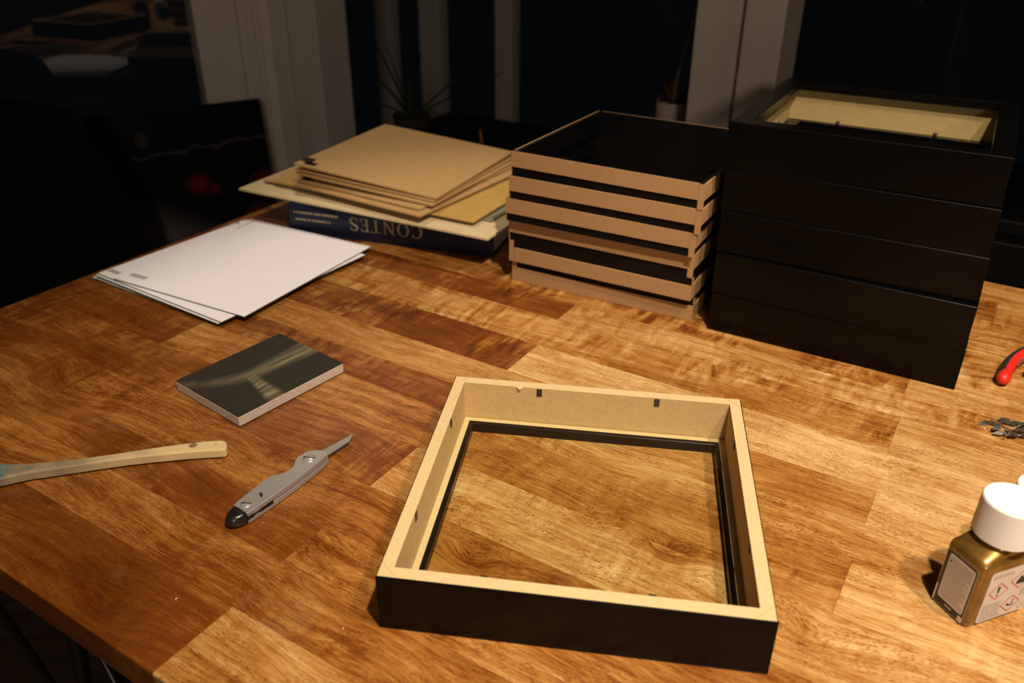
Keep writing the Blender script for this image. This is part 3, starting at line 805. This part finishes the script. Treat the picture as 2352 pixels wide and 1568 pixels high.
e0 = Vector(polyT[-1]); e1_ = Vector(polyB[-1]); mdir = (Vector(polyT[-1]) - Vector(polyT[-3])).normalized()
G().prism([tuple(e0), tuple(e1_), tuple(e1_ + mdir * .03), tuple(e0 + mdir * .03)], .0004, .0116).build('ferrule', M['steel'], brush, bevel=.001)
G().prism([tuple(e0 + mdir * .03), tuple(e1_ + mdir * .03), tuple(e1_ + mdir * .08), tuple(e0 + mdir * .08)], .0020, .0100).build('bristles', M['bristle'], brush, bevel=.002)

# ------------------------------------------------------------------ paint bottles
def rsq(hx, hy, r, n=5):
    out_ = []
    for k, (sx, sy) in enumerate(((1, 1), (-1, 1), (-1, -1), (1, -1))):
        for i in range(n + 1):
            a = k * PI / 2 + (PI / 2) * i / n
            out_.append((sx * (hx - r) + r * math.cos(a), sy * (hy - r) + r * math.sin(a)))
    return out_
def make_bottle():
    root = empty('paint_bottle')
    HX, HY = .0264, .0157
    prof = [(.0030, .0040, .0002), (.0006, .0045, .0010), (0, .0050, .0035), (0, .0050, .0505), (.0006, .0055, .0528), (.0022, .0065, .0552)]
    v = []; f = []; n = 24
    for d_, r, z_ in prof: v += [(x, y, z_) for x, y in rsq(HX - d_, HY - d_, r)]
    for h, r, z_ in ((.0150, .0110, .0595), (.0140, .0120, .0610), (.0136, .0135, .0680)): v += [(x, y, z_) for x, y in rsq(h, min(h, .0139), min(r, .0137))]
    prof = prof + [0, 0, 0]
    for j in range(len(prof) - 1):
        for i in range(n): f.append((j * n + i, j * n + (i + 1) % n, (j + 1) * n + (i + 1) % n, (j + 1) * n + i))
    f += [tuple(range(n - 1, -1, -1)), tuple((len(prof) - 1) * n + i for i in range(n))]
    mesh_obj('body', v, f, M['goldpaint'], None, root, smooth=True)
    # ribbed screw cap
    g = G(); n = 200; v = []; prof = [(.0179, .0630), (.0183, .0634), (.0181, .0894), (.0176, .0906), (.0167, .0910), (.0161, .0907), (.0002, .0907)]
    for j, (r, z_) in enumerate(prof):
        for i in range(n):
            rr = r + (0.00013 if (i % 2 and 0 < j < 3) else 0)
            a = 2 * PI * i / n; v.append((rr * math.cos(a), rr * math.sin(a), z_))
    f = [(j * n + i, j * n + (i + 1) % n, (j + 1) * n + (i + 1) % n, (j + 1) * n + i) for j in range(len(prof) - 1) for i in range(n)]
    f += [tuple(range(n - 1, -1, -1)), tuple((len(prof) - 1) * n + i for i in range(n))]
    mesh_obj('screw_cap', v, f, M['cap'], None, root)
    def rrect(x0, y0, x1, y1, r, n=4):
        o_ = []
        for cx_, cy_, a0 in ((x1 - r, y1 - r, 0), (x0 + r, y1 - r, PI / 2), (x0 + r, y0 + r, PI), (x1 - r, y0 + r, 1.5 * PI)):
            for i in range(n + 1):
                a = a0 + PI / 2 * i / n; o_.append((cx_ + r * math.cos(a), cy_ + r * math.sin(a)))
        return o_
    # left face (x = -H): local s runs along -y so that it reads left to right
    def onleft(poly, d): return [(-HX - d, -p[0] * .69, p[1] * 1.08) for p in poly]
    def onright(poly, d): return [(p[0] * 1.22, -HY - d, p[1] * 1.08) for p in poly]
    def sheet(name, fn, poly, d0, d1, m, par_):
        n_ = len(poly); a = fn(poly, d0); b_ = fn(poly, d1)
        return mesh_obj(name, a + b_, [tuple(range(n_)), tuple(range(2 * n_ - 1, n_ - 1, -1))] + [(i, (i + 1) % n_, n_ + (i + 1) % n_, n_ + i) for i in range(n_)], m, None, par_)
    lab = sheet('back_label', onleft, rrect(-.0185, .0015, .0178, .0445, .003), 0, .00010, M['label_edge'], root)
    sheet('label_field', onleft, rrect(-.0182, .0020, .0170, .0442, .0028), .00010, .00014, M['label_black'], lab)
    sheet('label_text_panel', onleft, rrect(-.0146, .0072, .0154, .0422, .0020), .00014, .00018, M['label_pale'], lab)
    sheet('label_corner', onleft, rrect(.0120, .0016, .0176, .0058, .0012), .00014, .00018, M['label_pale'], lab)
    sheet('label_corner', onleft, rrect(-.0188, .0018, -.0172, .0150, .0006), .00014, .00018, M['label_pale'], lab)
    g = G()
    zz = .0402; i = 0
    def bar(fn, x0, z0, x1, z1, d):
        g.add(fn([(x0, z0), (x1, z0), (x1, z1), (x0, z1)], d), [(0, 1, 2, 3)])
    while zz > .0085:
        x = -.0134 if i not in (3, 4) else -.0100; xe = .0140 - random.choice((0, .0008, .002, .004, .006)) if i > 5 else .0138
        while x < xe:
            wd = random.uniform(.0010, .0032); bar(onleft, x, zz - .0006, min(x + wd, xe), zz, .00022); x += wd + .0005
        zz -= .00118; i += 1
    g.v += []
    t_ = g.build('label_print', M['print_dark'], lab); t_['kind'] = 'stuff'
    sheet('label_dot', onleft, [(-.0122 + .0010 * math.cos(2 * PI * k / 16), .0366 + .0010 * math.sin(2 * PI * k / 16)) for k in range(16)], .00022, .00026, M['print_black'], lab)
    g = G()
    for k in range(6): bar(onleft, -.004 + k * .0014, .0040, -.004 + k * .0014 + .0009, .0054, .00020)
    g.build('label_line', M['label_pale'], lab)
    # right face (y = -H): hazard label
    lab2 = sheet('hazard_label', onright, rrect(-.0150, .0020, .0190, .0432, .0025), 0, .00012, M['label_pale'], root)
    def diamond(cx_, cz_, r, wdt):
        gg = G(); o_ = [(cx_ + r, cz_), (cx_, cz_ + r), (cx_ - r, cz_), (cx_, cz_ - r)]; k_ = r - wdt
        i_ = [(cx_ + k_, cz_), (cx_, cz_ + k_), (cx_ - k_, cz_), (cx_, cz_ - k_)]
        gg.add(onright(o_ + i_, .00018), [(j, (j + 1) % 4, 4 + (j + 1) % 4, 4 + j) for j in range(4)])
        gg.build('hazard_diamond', M['red'], lab2)
    diamond(-.0060, .0262, .0072, .0009); diamond(.0090, .0312, .0080, .0009); diamond(.0070, .0115, .0072, .0009)
    def pict(poly):
        gg = G(); gg.add(onright(poly, .00020), [tuple(range(len(poly)))]); gg.build('pictogram', M['print_black'], lab2)
    pict([(-.0072, .0300), (-.0050, .0300), (-.0055, .0245), (-.0066, .0245)])                      # exclamation bar
    pict([(-.0060 + .0008 * math.cos(a * PI / 6), .0227 + .0008 * math.sin(a * PI / 6)) for a in range(12)])
    pict([(.0060, .0275), (.0120, .0275), (.0126, .0310), (.0112, .0330), (.0106, .0355), (.0092, .0325), (.0084, .0350), (.0070, .0322), (.0058, .0305)])  # flame
    pict([(.0040, .0112), (.0052, .0122), (.0068, .0104), (.0098, .0104), (.0098, .0094), (.0062, .0092)])   # fish
    pict([(.0080, .0110), (.0084, .0150), (.0090, .0150), (.0090, .0110)])                             # tree
    gg = G(); vv, ff = ring(.0158, .0062, .0022, .0022, .0017, .0017, 0, 2 * PI, 20)
    gg.add(onright(vv, .0002), ff); gg.build('recycling_ring', M['print_dark'], lab2)
    g = G()
    for zz in (.0402, .0388):
        x = -.0132
        while x < .0010:
            wd = random.uniform(.001, .003); bar(onright, x, zz - .0009, x + wd, zz, .00018); x += wd + .0007
    for k in range(12):
        x = -.0135
        while x < .0000 - k * .0002:
            wd = random.uniform(.001, .003); bar(onright, x, .0035 + k * .00115, x + wd, .0041 + k * .00115, .00018); x += wd + .0005
    for k in range(6):
        x = .0115
        while x < .0180:
            wd = random.uniform(.001, .003); bar(onright, x, .0165 + k * .00115, min(x + wd, .0182), .0171 + k * .00115, .00018); x += wd + .0005
    t2 = g.build('label_print', M['print_dark'], lab2); t2['kind'] = 'stuff'
    return root
bot = make_bottle()
bot.location = (.3210, .4165, ZT); bot.rotation_euler = (0, 0, math.radians(20.2))
tag(bot, 'square glass bottle of bronze paint with white cap and hazard label', 'bottle')
bot2 = dup(bot)
M['bluepaint'] = mat('blue_paint_in_glass', (0.02, 0.07, 0.26), 0.3, coat=1.0, var=0.2, scale=50)
for ch in bot2.children:
    if ch.name.startswith('body'):
        ch.data = ch.data.copy(); ch.data.materials[0] = M['bluepaint']
_p2 = at(2405, 1121, .0653); bot2.scale = (1, 1, .72)
bot2.location = (_p2.x, _p2.y, ZT); bot2.rotation_euler = (0, 0, math.radians(110))
tag(bot2, 'shorter blue paint bottle beside the bronze one, only its white cap edge showing', 'bottle')

# ------------------------------------------------------------------ pliers
pl0 = at(2306, 866, .009)
pl = empty('pliers', (pl0.x, pl0.y, ZT), 0)
tag(pl, 'pliers with red and black grips beside the tall black stack', 'pliers')
def ppx(x, y, z): p = at(x, y, z); return Vector((p.x - pl0.x, p.y - pl0.y, z))
def cm_spline(pts, n):
    P = [Vector(p) for p in pts]; P = [P[0] * 2 - P[1]] + P + [P[-1] * 2 - P[-2]]; o_ = []
    for i in range(1, len(P) - 2):
        for k in range(n):
            t_ = k / n; a, b_, c, d = P[i - 1], P[i], P[i + 1], P[i + 2]
            o_.append(.5 * ((2 * b_) + (c - a) * t_ + (2 * a - 5 * b_ + 4 * c - d) * t_ ** 2 + (3 * b_ - a - 3 * c + d) * t_ ** 3))
    o_.append(P[-2]); return o_
hz = .0085
hpts = [ppx(2303, 875, hz), ppx(2307, 862, hz), ppx(2315, 846, hz), ppx(2327, 830, hz), ppx(2345, 817, hz), ppx(2368, 806, hz), ppx(2400, 795, hz), ppx(2450, 780, hz)]
path = cm_spline(hpts, 6)
def rad(i, k): 
    t_ = i / (k - 1); return .0078 if t_ > .06 else .0050 + .0028 * (t_ / .06) ** .5
g = G()
rs = []
for i in range(len(path)):
    rs.append((.0018, .0042, .0057, .0064, .0067, .0068)[i] if i < 6 else .0067 - .0006 * math.exp(-((i - 9) / 3.0) ** 2))
g.tube(path, rs, 20)
grip1 = g.build('red_grip', M['plier_red'], pl, smooth=True)
def surf(i, deg, off):
    i0 = int(i); i1 = min(i0 + 1, len(path) - 1); f_ = i - i0
    p = path[i0].lerp(path[i1], f_); r = rs[i0] * (1 - f_) + rs[i1] * f_ + off
    t = (path[min(i0 + 1, len(path) - 1)] - path[max(i0 - 1, 0)]).normalized()
    x = t.cross(Vector((0, 0, 1))).normalized(); y = x.cross(t).normalized(); q = math.radians(deg)
    return p + x * r * math.cos(q) + y * r * math.sin(q)
# black back strip and painted dark red shade of the front: skins on the grip
def skin(i0, i1, a0, a1, off, taper, name, m):
    v = []; f = []; nn = 30; na = 10
    for a in range(nn + 1):
        i = i0 + (i1 - i0) * a / nn; w_ = min(1.0, (a + .15) / (taper * nn)) ** .6; w_ = min(w_, ((nn - a + .2) / (.06 * nn)) ** .5 if a > nn * .94 else 1)
        c_ = (a0 + a1) / 2; h_ = (a1 - a0) / 2 * w_
        for b_ in range(na + 1):
            q = c_ - h_ + 2 * h_ * b_ / na; edge = 0 if b_ in (0, na) or a in (0, nn) else 1
            v.append(surf(i, q, off * edge - .0002))
    for a in range(nn):
        for b_ in range(na): k_ = a * (na + 1) + b_; f.append((k_, k_ + 1, k_ + na + 2, k_ + na + 1))
    return mesh_obj(name, v, f, m, None, pl, smooth=True)
skin(3.6, len(path) - 2, 96, 235, .0007, .10, 'black_grip_back', M['plier_black'])
skin(12, 26, -8, 44, .00045, .15, 'grip_shade', M['plier_shade'])
mk = G()
def mline(pts, w=.00020): mk.tube([surf(i, d, .0005) for i, d in pts], w, 5)
mline([(13.5, 34), (16, 40), (19, 42), (21, 42), (22, 34)])
mline([(21, 34), (19.6, 32), (19.4, 26), (20.8, 22), (20.6, 14), (19.2, 12)])      # S
mline([(18.6, 30), (17.2, 28), (16.9, 16), (18.4, 14), (18.4, 22), (17.7, 22)])    # G
mline([(15.9, 28), (15.9, 12)])
mline([(14.4, 26), (14.9, 12), (15.2, 26)])
mk.build('moulded_mark', M['plier_mark'], pl)
# rest of the pliers, right of the picture
pv = Vector((path[-1].x, path[-1].y, .0085))
dr = (path[-1] - path[-6]).normalized(); dn = Vector((dr.y, -dr.x, 0))
g = G().lathe([(.009, .003), (.0095, .004), (.0095, .013), (.009, .014)], 24, 0, (pv.x + dr.x * .006, pv.y + dr.y * .006, 0))
g.build('pivot', M['steel'], pl, smooth=False)
tri = [pv + dr * .002 + dn * .009, pv + dr * .002 - dn * .009, pv + dr * .045 - dn * .003, pv + dr * .045 - dn * .0004]
G().prism([(p.x, p.y) for p in (pv - dn * .009, pv + dn * -.0004, pv + dr * .05 - dn * .0004, pv + dr * .05 - dn * .003)], .004, .013).build('jaw', M['steel'], pl, bevel=.0008)
G().prism([(p.x, p.y) for p in (pv + dn * .0004, pv + dn * .009, pv + dr * .05 + dn * .003, pv + dr * .05 + dn * .0004)], .004, .013).build('jaw', M['steel'], pl, bevel=.0008)
h2 = cm_spline([pv - dr * .002 + dn * .004, pv - dr * .03 + dn * .014, pv - dr * .07 + dn * .026, pv - dr * .100 + dn * .030], 6)
G().tube(h2, [.0068] * (len(h2) - 2) + [.006, .003], 14).build('red_grip', M['plier_red'], pl, smooth=True)

# ------------------------------------------------------------------ glazing points and pins
def npx(x, y, z): return at(2240 + x / 19.6, 940 + y / 19.6, z)
pts_ = [(380, 660, 8, 'M', 'diamond glazing point lying alone at the left of the little metal heap'),
        (770, 650, -20, 'D', 'dark diamond glazing point at the left flank of the metal heap'),
        (560, 585, 0, 'D', 'dark diamond glazing point half hidden behind the left flank of the metal heap'),
        (1280, 465, 10, 'D', 'rearmost dark glazing point on the metal heap'),
        (1400, 580, -5, 'D', 'broad dark glazing point behind the bright pins'),
        (1690, 640, 0, 'D', 'dark glazing point at the crest of the metal heap'),
        (1900, 620, -30, 'D', 'dark glazing point at the right end of the crest'),
        (1070, 1075, 10, 'S', 'brightest pale glazing point at the front left of the heap'),
        (1460, 1040, 30, 'D', 'dark glazing point beneath the crossed pins'),
        (2130, 680, 25, 'D', 'glazing point at the right border, beyond the pins'),
        (2060, 940, -10, 'D', 'glazing point at the right border, level with the crossed pins'),
        (1750, 1140, 15, 'D', 'glazing point at the front of the heap near the right border'),
        (960, 830, 35, 'M', 'glazing point tucked under the left ends of the pins'),
        (2350, 850, 5, 'D', None), (2420, 1020, 40, 'D', None), (2500, 760, -25, 'M', None), (2330, 1130, 0, 'D', None)]
M['point_dark'] = mat('oxidised_steel', (0.13, 0.12, 0.095), 0.45, metal=0.7, var=0.4, scale=500)
M['point_mid'] = mat('grey_steel', (0.27, 0.255, 0.22), 0.45, metal=0.7, var=0.2, scale=500)
M['point_light'] = mat('light_steel', (0.50, 0.50, 0.45), 0.4, metal=0.6, var=0.15, scale=500)
pm = {}
for k, (x, y, dg, c, lb) in enumerate(pts_):
    z_ = .0002 + .00055 * k * .55
    p = npx(x, y, z_)
    if c not in pm:
        o = G().prism([(-.0070, 0), (0, -.0033), (.0070, 0), (0, .0033)], 0, .0004).build('glazing_point', {'D': M['point_dark'], 'M': M['point_mid'], 'S': M['point_light']}[c], None)
        pm[c] = o
    else:
        o = pm[c].copy(); COL.objects.link(o)
    o.location = p
    o.rotation_euler = (math.radians(random.uniform(-4, 4)) if k > 2 else 0, math.radians(random.uniform(-4, 4)) if k > 2 else 0, math.radians(dg))
    if lb: tag(o, lb, 'metal point', 'metal points in the little heap')
    else: tag(o, 'glazing point of the little metal heap cut off by the right border', 'metal point', 'metal points in the little heap')
pins = [((660, 480), (1300, 700), 'rust', 'rusty pin lying along the back of the metal heap'),
        ((1100, 715), (1600, 935), 'bright', 'longest bright pin on the metal heap'),
        ((960, 620), (1640, 975), 'rust', 'rusty pin in front of the longest bright pin'),
        ((1180, 850), (1370, 1085), 'bright', 'short bright pin pointing to the pale front point'),
        ((1360, 1190), (1640, 1000), 'bright', 'bright pin sticking out at the front of the metal heap'),
        ((1420, 795), (1830, 815), 'bright', 'bright pin lying level near the crest of the heap'),
        ((1800, 800), (2040, 725), 'bright', 'bright pin tilted up at the right of the crest'),
        ((1600, 1150), (1960, 925), 'rust', 'rusty pin at the front right of the heap, nearer the table front'),
        ((1640, 985), (1950, 815), 'rust', 'rusty pin at the right of the heap, behind its parallel neighbour'),
        ((1260, 840), (1640, 975), 'bright', 'bright pin just below the longest bright pin')]
M['rust'] = mat('rusty_steel', (0.14, 0.065, 0.025), 0.6, metal=0.4, var=0.3, scale=300)
for k, (a, b_, c, lb) in enumerate(pins):
    za = .0060 + .0007 * (k % 3)
    A = npx(*a, za); B = npx(*b_, za - (.003 if k in (4, 3) else 0))
    mid = (A + B) / 2
    o = G().tube([A - mid, B - mid], .00042 if c == 'bright' else .0005, 8).build('pin', M['chrome'] if c == 'bright' else M['rust'], None)
    o.location = mid
    tag(o, lb, 'pin', 'pins on the metal heap')
A = npx(370, 790, .0004); B = npx(500, 1000, .0004); mid = (A + B) / 2
o = G().tube([A - mid, B - mid], .0004, 5, 0, .5).build('wood_splinter', M['crumb']); o.location = mid; tag(o, 'thin pale splinter beside the lone glazing point', 'splinter')
A = npx(1700, 1190, .0012); B = npx(2230, 1225, .0012); mid = (A + B) / 2
o = G().tube([A - mid, (A + B) / 2 + Vector((0, .001, .0005)) - mid, B - mid], [.0004, .0012, .0006], 5, 0, .5).build('wood_splinter', M['crumb']); o.location = mid
tag(o, 'wider torn wood splinter at the front right of the metal heap', 'splinter')
# crumbs scattered over the boards
for k, (x, y) in enumerate(((1323, 772), (1320, 612), (1337, 700), (1084, 835), (1028, 867), (640, 1006), (605, 1200), (405, 1375), (1203, 643), (788, 1443), (1780, 1310))):
    p = at(x, y, 0)
    g = G(); s = random.uniform(.0006, .0012)
    if (x, y) == (1203, 643): s = .0016
    g.add([(-s, 0, .0002), (0, -s * .5, .0002), (s, 0, .0002), (0, s * .6, .0002), (0, 0, s)], [(0, 1, 4), (1, 2, 4), (2, 3, 4), (3, 0, 4), (3, 2, 1, 0)])
    o = g.build('wood_crumb', M['crumb']); o.location = p; o.rotation_euler = (0, 0, random.uniform(0, 6))
    tag(o, 'tiny pale wood crumb scattered on the table top', 'crumb', 'crumbs on the table top')

# ------------------------------------------------------------------ chair at the table's left end
ch = empty('chair', uv(-1.12, .555, -0.75), TA)
tag(ch, 'black upholstered shell chair at the left end of the table', 'chair')
v = []; f = []
nu, nv_ = 16, 14
# shell: from seat front up to the top of the back; local x towards table, y across
def shell(s, t_, off):
    # s 0..1 from seat front to back top, t -1..1 across
    if s < .45:
        k = s / .45; x = .20 - .40 * k; z_ = .455 - .03 * math.sin(k * PI / 2); wd = .225
    else:
        k = (s - .45) / .55; x = -.20 - .05 * k + .03 * math.sin(k * PI / 2) * 0; z_ = .425 + .47 * k; wd = .235 + .065 * math.sin(min(1, k * 1.4) * PI / 2) - .085 * k ** 2
        z_ -= .035 * abs(t_) ** 3 * k
    curve = .06 * t_ * t_ * (1 if s >= .45 else .3)
    if s < .45: return Vector((x, t_ * wd, z_ + curve * .6 - off))
    return Vector((x + curve * (1 - .2 * k) - off, t_ * wd, z_))
for off in (0, .022):
    for j in range(nv_ + 1):
        for i in range(nu + 1):
            v.append(shell(j / nv_, -1 + 2 * i / nu, off))
K = (nu + 1) * (nv_ + 1)
for j in range(nv_):
    for i in range(nu):
        a = j * (nu + 1) + i
        f.append((a, a + 1, a + nu + 2, a + nu + 1)); f.append((K + a, K + a + nu + 1, K + a + nu + 2, K + a + 1))
for i in range(nu):
    f.append((i, K + i, K + i + 1, i + 1)); a = nv_ * (nu + 1) + i; f.append((a, a + 1, K + a + 1, K + a))
for j in range(nv_):
    a = j * (nu + 1); f.append((a, a + nu + 1, K + a + nu + 1, K + a)); a += nu; f.append((a, K + a, K + a + nu + 1, a + nu + 1))
auto_smooth(mesh_obj('seat_shell', v, f, M['chair'], None, ch), 50)
for sx in (-1, 1):
    for sy in (-1, 1):
        G().tube([(sx * .13 - .02, sy * .14, .42), (sx * .20 - .02, sy * .21, 0.0)], [.014, .009], 12).build('leg', M['iron'], ch, smooth=True)

# ------------------------------------------------------------------ wire-bound calendar on the left sill
def cal_mat():
    m, nt, b = nmat('calendar_print'); L = nt.links.new
    tc = N(nt, 'ShaderNodeTexCoord'); sx = N(nt, 'ShaderNodeSeparateXYZ'); L(tc.outputs['Object'], sx.inputs[0])
    def mth(op, a, c, clamp=False):
        n = N(nt, 'ShaderNodeMath', operation=op); n.use_clamp = clamp
        for i, q in enumerate((a, c)):
            if isinstance(q, (int, float)): n.inputs[i].default_value = q
            else: L(q, n.inputs[i])
        return n.outputs[0]
    def blob(cx, cz, rx, rz):
        a = mth('DIVIDE', mth('SUBTRACT', sx.outputs[0], cx), rx); c = mth('DIVIDE', mth('SUBTRACT', sx.outputs[2], cz), rz)
        return mth('SUBTRACT', 1.0, mth('ADD', mth('MULTIPLY', a, a), mth('MULTIPLY', c, c)), True)
    no = N(nt, 'ShaderNodeTexNoise'); setin(no, Scale=14.0, Detail=4.0); L(tc.outputs['Object'], no.inputs['Vector'])
    w1_ = N(nt, 'ShaderNodeTexNoise'); setin(w1_, Scale=26.0, Detail=2.0); L(tc.outputs['Object'], w1_.inputs['Vector'])
    # ridge line
    ridge = mth('ABSOLUTE', mth('SUBTRACT', sx.outputs[2], mth('ADD', mth('ADD', .247, mth('MULTIPLY', mth('SUBTRACT', w1_.outputs[0], .5), .045)), mth('MULTIPLY', sx.outputs[0], .04))), 0)
    rl = mth('SUBTRACT', 1.0, mth('MULTIPLY', ridge, 240.0), True)
    pale = mth('ADD', mth('MULTIPLY', rl, .16), mth('MULTIPLY', blob(-.238, .268, .014, .020), .12), True)
    low = mth('MULTIPLY', mth('SUBTRACT', mth('SUBTRACT', mth('MULTIPLY', sx.outputs[0], -.55), mth('SUBTRACT', sx.outputs[2], .045)), .02), 14.0, True)
    pale = mth('ADD', pale, mth('MULTIPLY', low, .32), True)
    redb = mth('MULTIPLY', mth('ADD', mth('ADD', blob(-.150, .170, .030, .026), blob(-.12, .155, .012, .012)), mth('ADD', blob(-.015, .150, .04, .035), blob(-.03, .085, .05, .03)), True), no.outputs[0])
    a = N(nt, 'ShaderNodeMix', data_type='RGBA'); L(redb, a.inputs['Factor']); a.inputs[6].default_value = (.003, .003, .0026, 1); a.inputs[7].default_value = (.30, .035, .02, 1)
    c = N(nt, 'ShaderNodeMix', data_type='RGBA'); L(pale, c.inputs['Factor']); L(a.outputs[2], c.inputs[6]); c.inputs[7].default_value = (.42, .36, .42, 1)
    L(c.outputs[2], b.inputs['Base Color']); b.inputs['Roughness'].default_value = 0.5; b.inputs['Specular IOR Level'].default_value = .12
    return m
CT = -.445                       # right edge along the window plane
cal = empty('wall_calendar', wp(CT, 1.700, -.2715), math.atan2(WT.y, WT.x) + PI)
tag(cal, 'dark wire-bound calendar with a night picture leaning on the left window', 'calendar')
cal.rotation_euler = (math.radians(-8), 0, math.atan2(WT.y, WT.x) + PI)
# local x = -WT direction (towards the right edge), z up
G().box((-.33, 0, 0), (0, .004, .322)).build('cover', cal_mat(), cal)
G().box((-.329, .004, .001), (-.001, .010, .321)).build('pages', M['page'], cal)
g = G()
for k in range(46):
    z_ = .006 + k * .0068
    g.tube([(.0035 + .0042 * math.cos(a), .005 + .0065 * math.sin(a), z_) for a in [i * PI / 4 for i in range(9)]], .0008, 5)
sp_ = g.build('wire_binding', M['wire'], cal); sp_['kind'] = 'stuff'

# ------------------------------------------------------------------ black cabinet behind the stack, right
cb_ = empty('cabinet', uv(.30, 1.45, -.75), TA)
tag(cb_, 'low black cabinet behind the table at the right border', 'cabinet')
G().box((-.55, -.14, 0), (.75, .16, .755)).build('carcass', M['cabinet'], cb_, bevel=.002)
G().box((-.56, -.15, .755), (.76, .17, .775)).build('top', M['cabinet'], cb_, bevel=.002)
for k in (0, 1): G().box((-.545 + .65 * k, -.158, .02), (.095 + .65 * k, -.14, .745)).build('door', M['cabinet'], cb_, bevel=.002)

# ------------------------------------------------------------------ plants on the ledge
def leaf_strip(g, p0, d, ln, wd, droop, n=6, mi=0, up=None):
    """pointed leaf from p0 along d, bending down by droop"""
    d = Vector(d).normalized(); side = d.cross(Vector((0, 0, 1)))
    side = side.normalized() if side.length > .01 else Vector((1, 0, 0))
    v = []
    for i in range(n + 1):
        s = i / n; w_ = wd * (math.sin(PI * min(1, .12 + s * .88)) ** .8)
        p = Vector(p0) + d * ln * s - Vector((0, 0, droop * s * s))
        nrm = side.cross(d).normalized()
        v += [p - side * w_ / 2 + nrm * w_ * .12, p - nrm * .0006, p + side * w_ / 2 + nrm * w_ * .12]
    f = []
    for i in range(n):
        a = 3 * i; f += [(a, a + 1, a + 4, a + 3), (a + 1, a + 2, a + 5, a + 4)]
    g.add(v, f, mi)
def solid(o, t_=.001):
    m_ = o.modifiers.new('thickness', 'SOLIDIFY'); m_.thickness = t_; return o
LZ = -.06
# spiky plant behind the boards
pc = uv(-1.145, 1.42, LZ)
sp1 = empty('potted_spiky_plant', pc)
tag(sp1, 'spiky long-leaved plant behind the brown boards', 'plant')
G().lathe([(.030, 0), (.040, .052), (.042, .055), (.038, .055), (.034, .046)], 24).build('pot', M['terracotta'], sp1, smooth=False)
G().lathe([(.0345, .040), (.0345, .047), (.0002, .049)], 20).build('soil', M['soil'], sp1)
for (dx, dz, ln, dep) in ((-.38, .92, .19, .1), (-.25, .95, .17, -.2), (.18, .98, .15, .2), (.85, .48, .23, -.1), (.70, .60, .20, .2), (-.55, .72, .13, .3), (-.8, .45, .10, 0), (.05, .8, .12, -.5)):
    d = Vector((1, 0, 0)) * dx + Vector((0, 0, 1)) * dz + Vector((0, 1, 0)) * dep * .4
    g = G(); leaf_strip(g, (0, 0, .046), d, ln, .013, .012)
    solid(g.build('leaf', M['leaf'], sp1, smooth=True))
# white pot with a cane and red leaves by the second post
pw = uv(-.562, 1.445, LZ)
sp2 = empty('potted_red_leaved_plant', pw)
tag(sp2, 'small white pot with a slanted cane and dark red leaves by the second post', 'plant')
G().lathe([(.022, 0), (.0235, .004), (.0285, .150), (.0285, .152), (.0262, .152), (.0255, .140)], 28).build('pot', M['pot'], sp2, smooth=False)
G().lathe([(.0256, .138), (.0256, .142), (.0002, .144)], 20).build('soil', M['soil'], sp2)
tp = on_plane(1604, 10, V, 1.445) - pw
G().tube([(0, 0, .14), (.004, 0, .185), tuple(tp)], .0032, 8).build('cane', M['cane'], sp2, smooth=True)
for (dx, dz, ln, wd, dep, dr_) in ((-.7, .55, .060, .026, 0, .02), (-.9, .15, .055, .024, .3, .02), (.6, .6, .055, .026, .1, .02), (.75, .05, .05, .026, .2, .03), (.2, .9, .06, .024, .4, .01), (-.3, .8, .05, .022, .3, .01), (.62, -.25, .06, .028, .2, .03), (.55, .3, .07, .03, .4, .03)):
    g = G(); leaf_strip(g, (0, 0, .150), Vector((dx, dep, dz)), ln, wd, dr_)
    solid(g.build('leaf', M['leaf_red'], sp2, smooth=True))
# bushy green plant left of it
pg = uv(-.655, 1.50, LZ)
sp3 = empty('potted_green_plant', pg)
tag(sp3, 'low dark green leafy plant left of the white pot', 'plant')
G().lathe([(.030, 0), (.038, .055), (.040, .058), (.036, .058), (.033, .048)], 24).build('pot', M['terracotta'], sp3)
G().lathe([(.0335, .044), (.0335, .050), (.0002, .052)], 20).build('soil', M['soil'], sp3)
for k in range(12):
    a = k * 2.4; g = G(); leaf_strip(g, (0, 0, .05), Vector((math.cos(a), math.sin(a), .9 + .3 * math.sin(k))), .075 + .02 * math.sin(k * 1.7), .024, .02)
    solid(g.build('leaf', M['leaf'], sp3, smooth=True))
# orange stake behind the boards
po = on_plane(1110, 345, V, 1.40)
st = empty('plant_stake', (po.x, po.y, ZT + LZ))
tag(st, 'small orange stake standing behind the brown boards', 'stake')
tz = on_plane(1105, 297, V, 1.40).z - (ZT + LZ)
G().tube([(0, 0, .002), (-.006, 0, tz)], [.0045, .0025], 8).build('stick', M['orange'], st, smooth=True)
G().lathe([(.016, 0), (.016, .006), (.006, .012), (.0002, .012)], 20).build('foot', M['terracotta'], st)
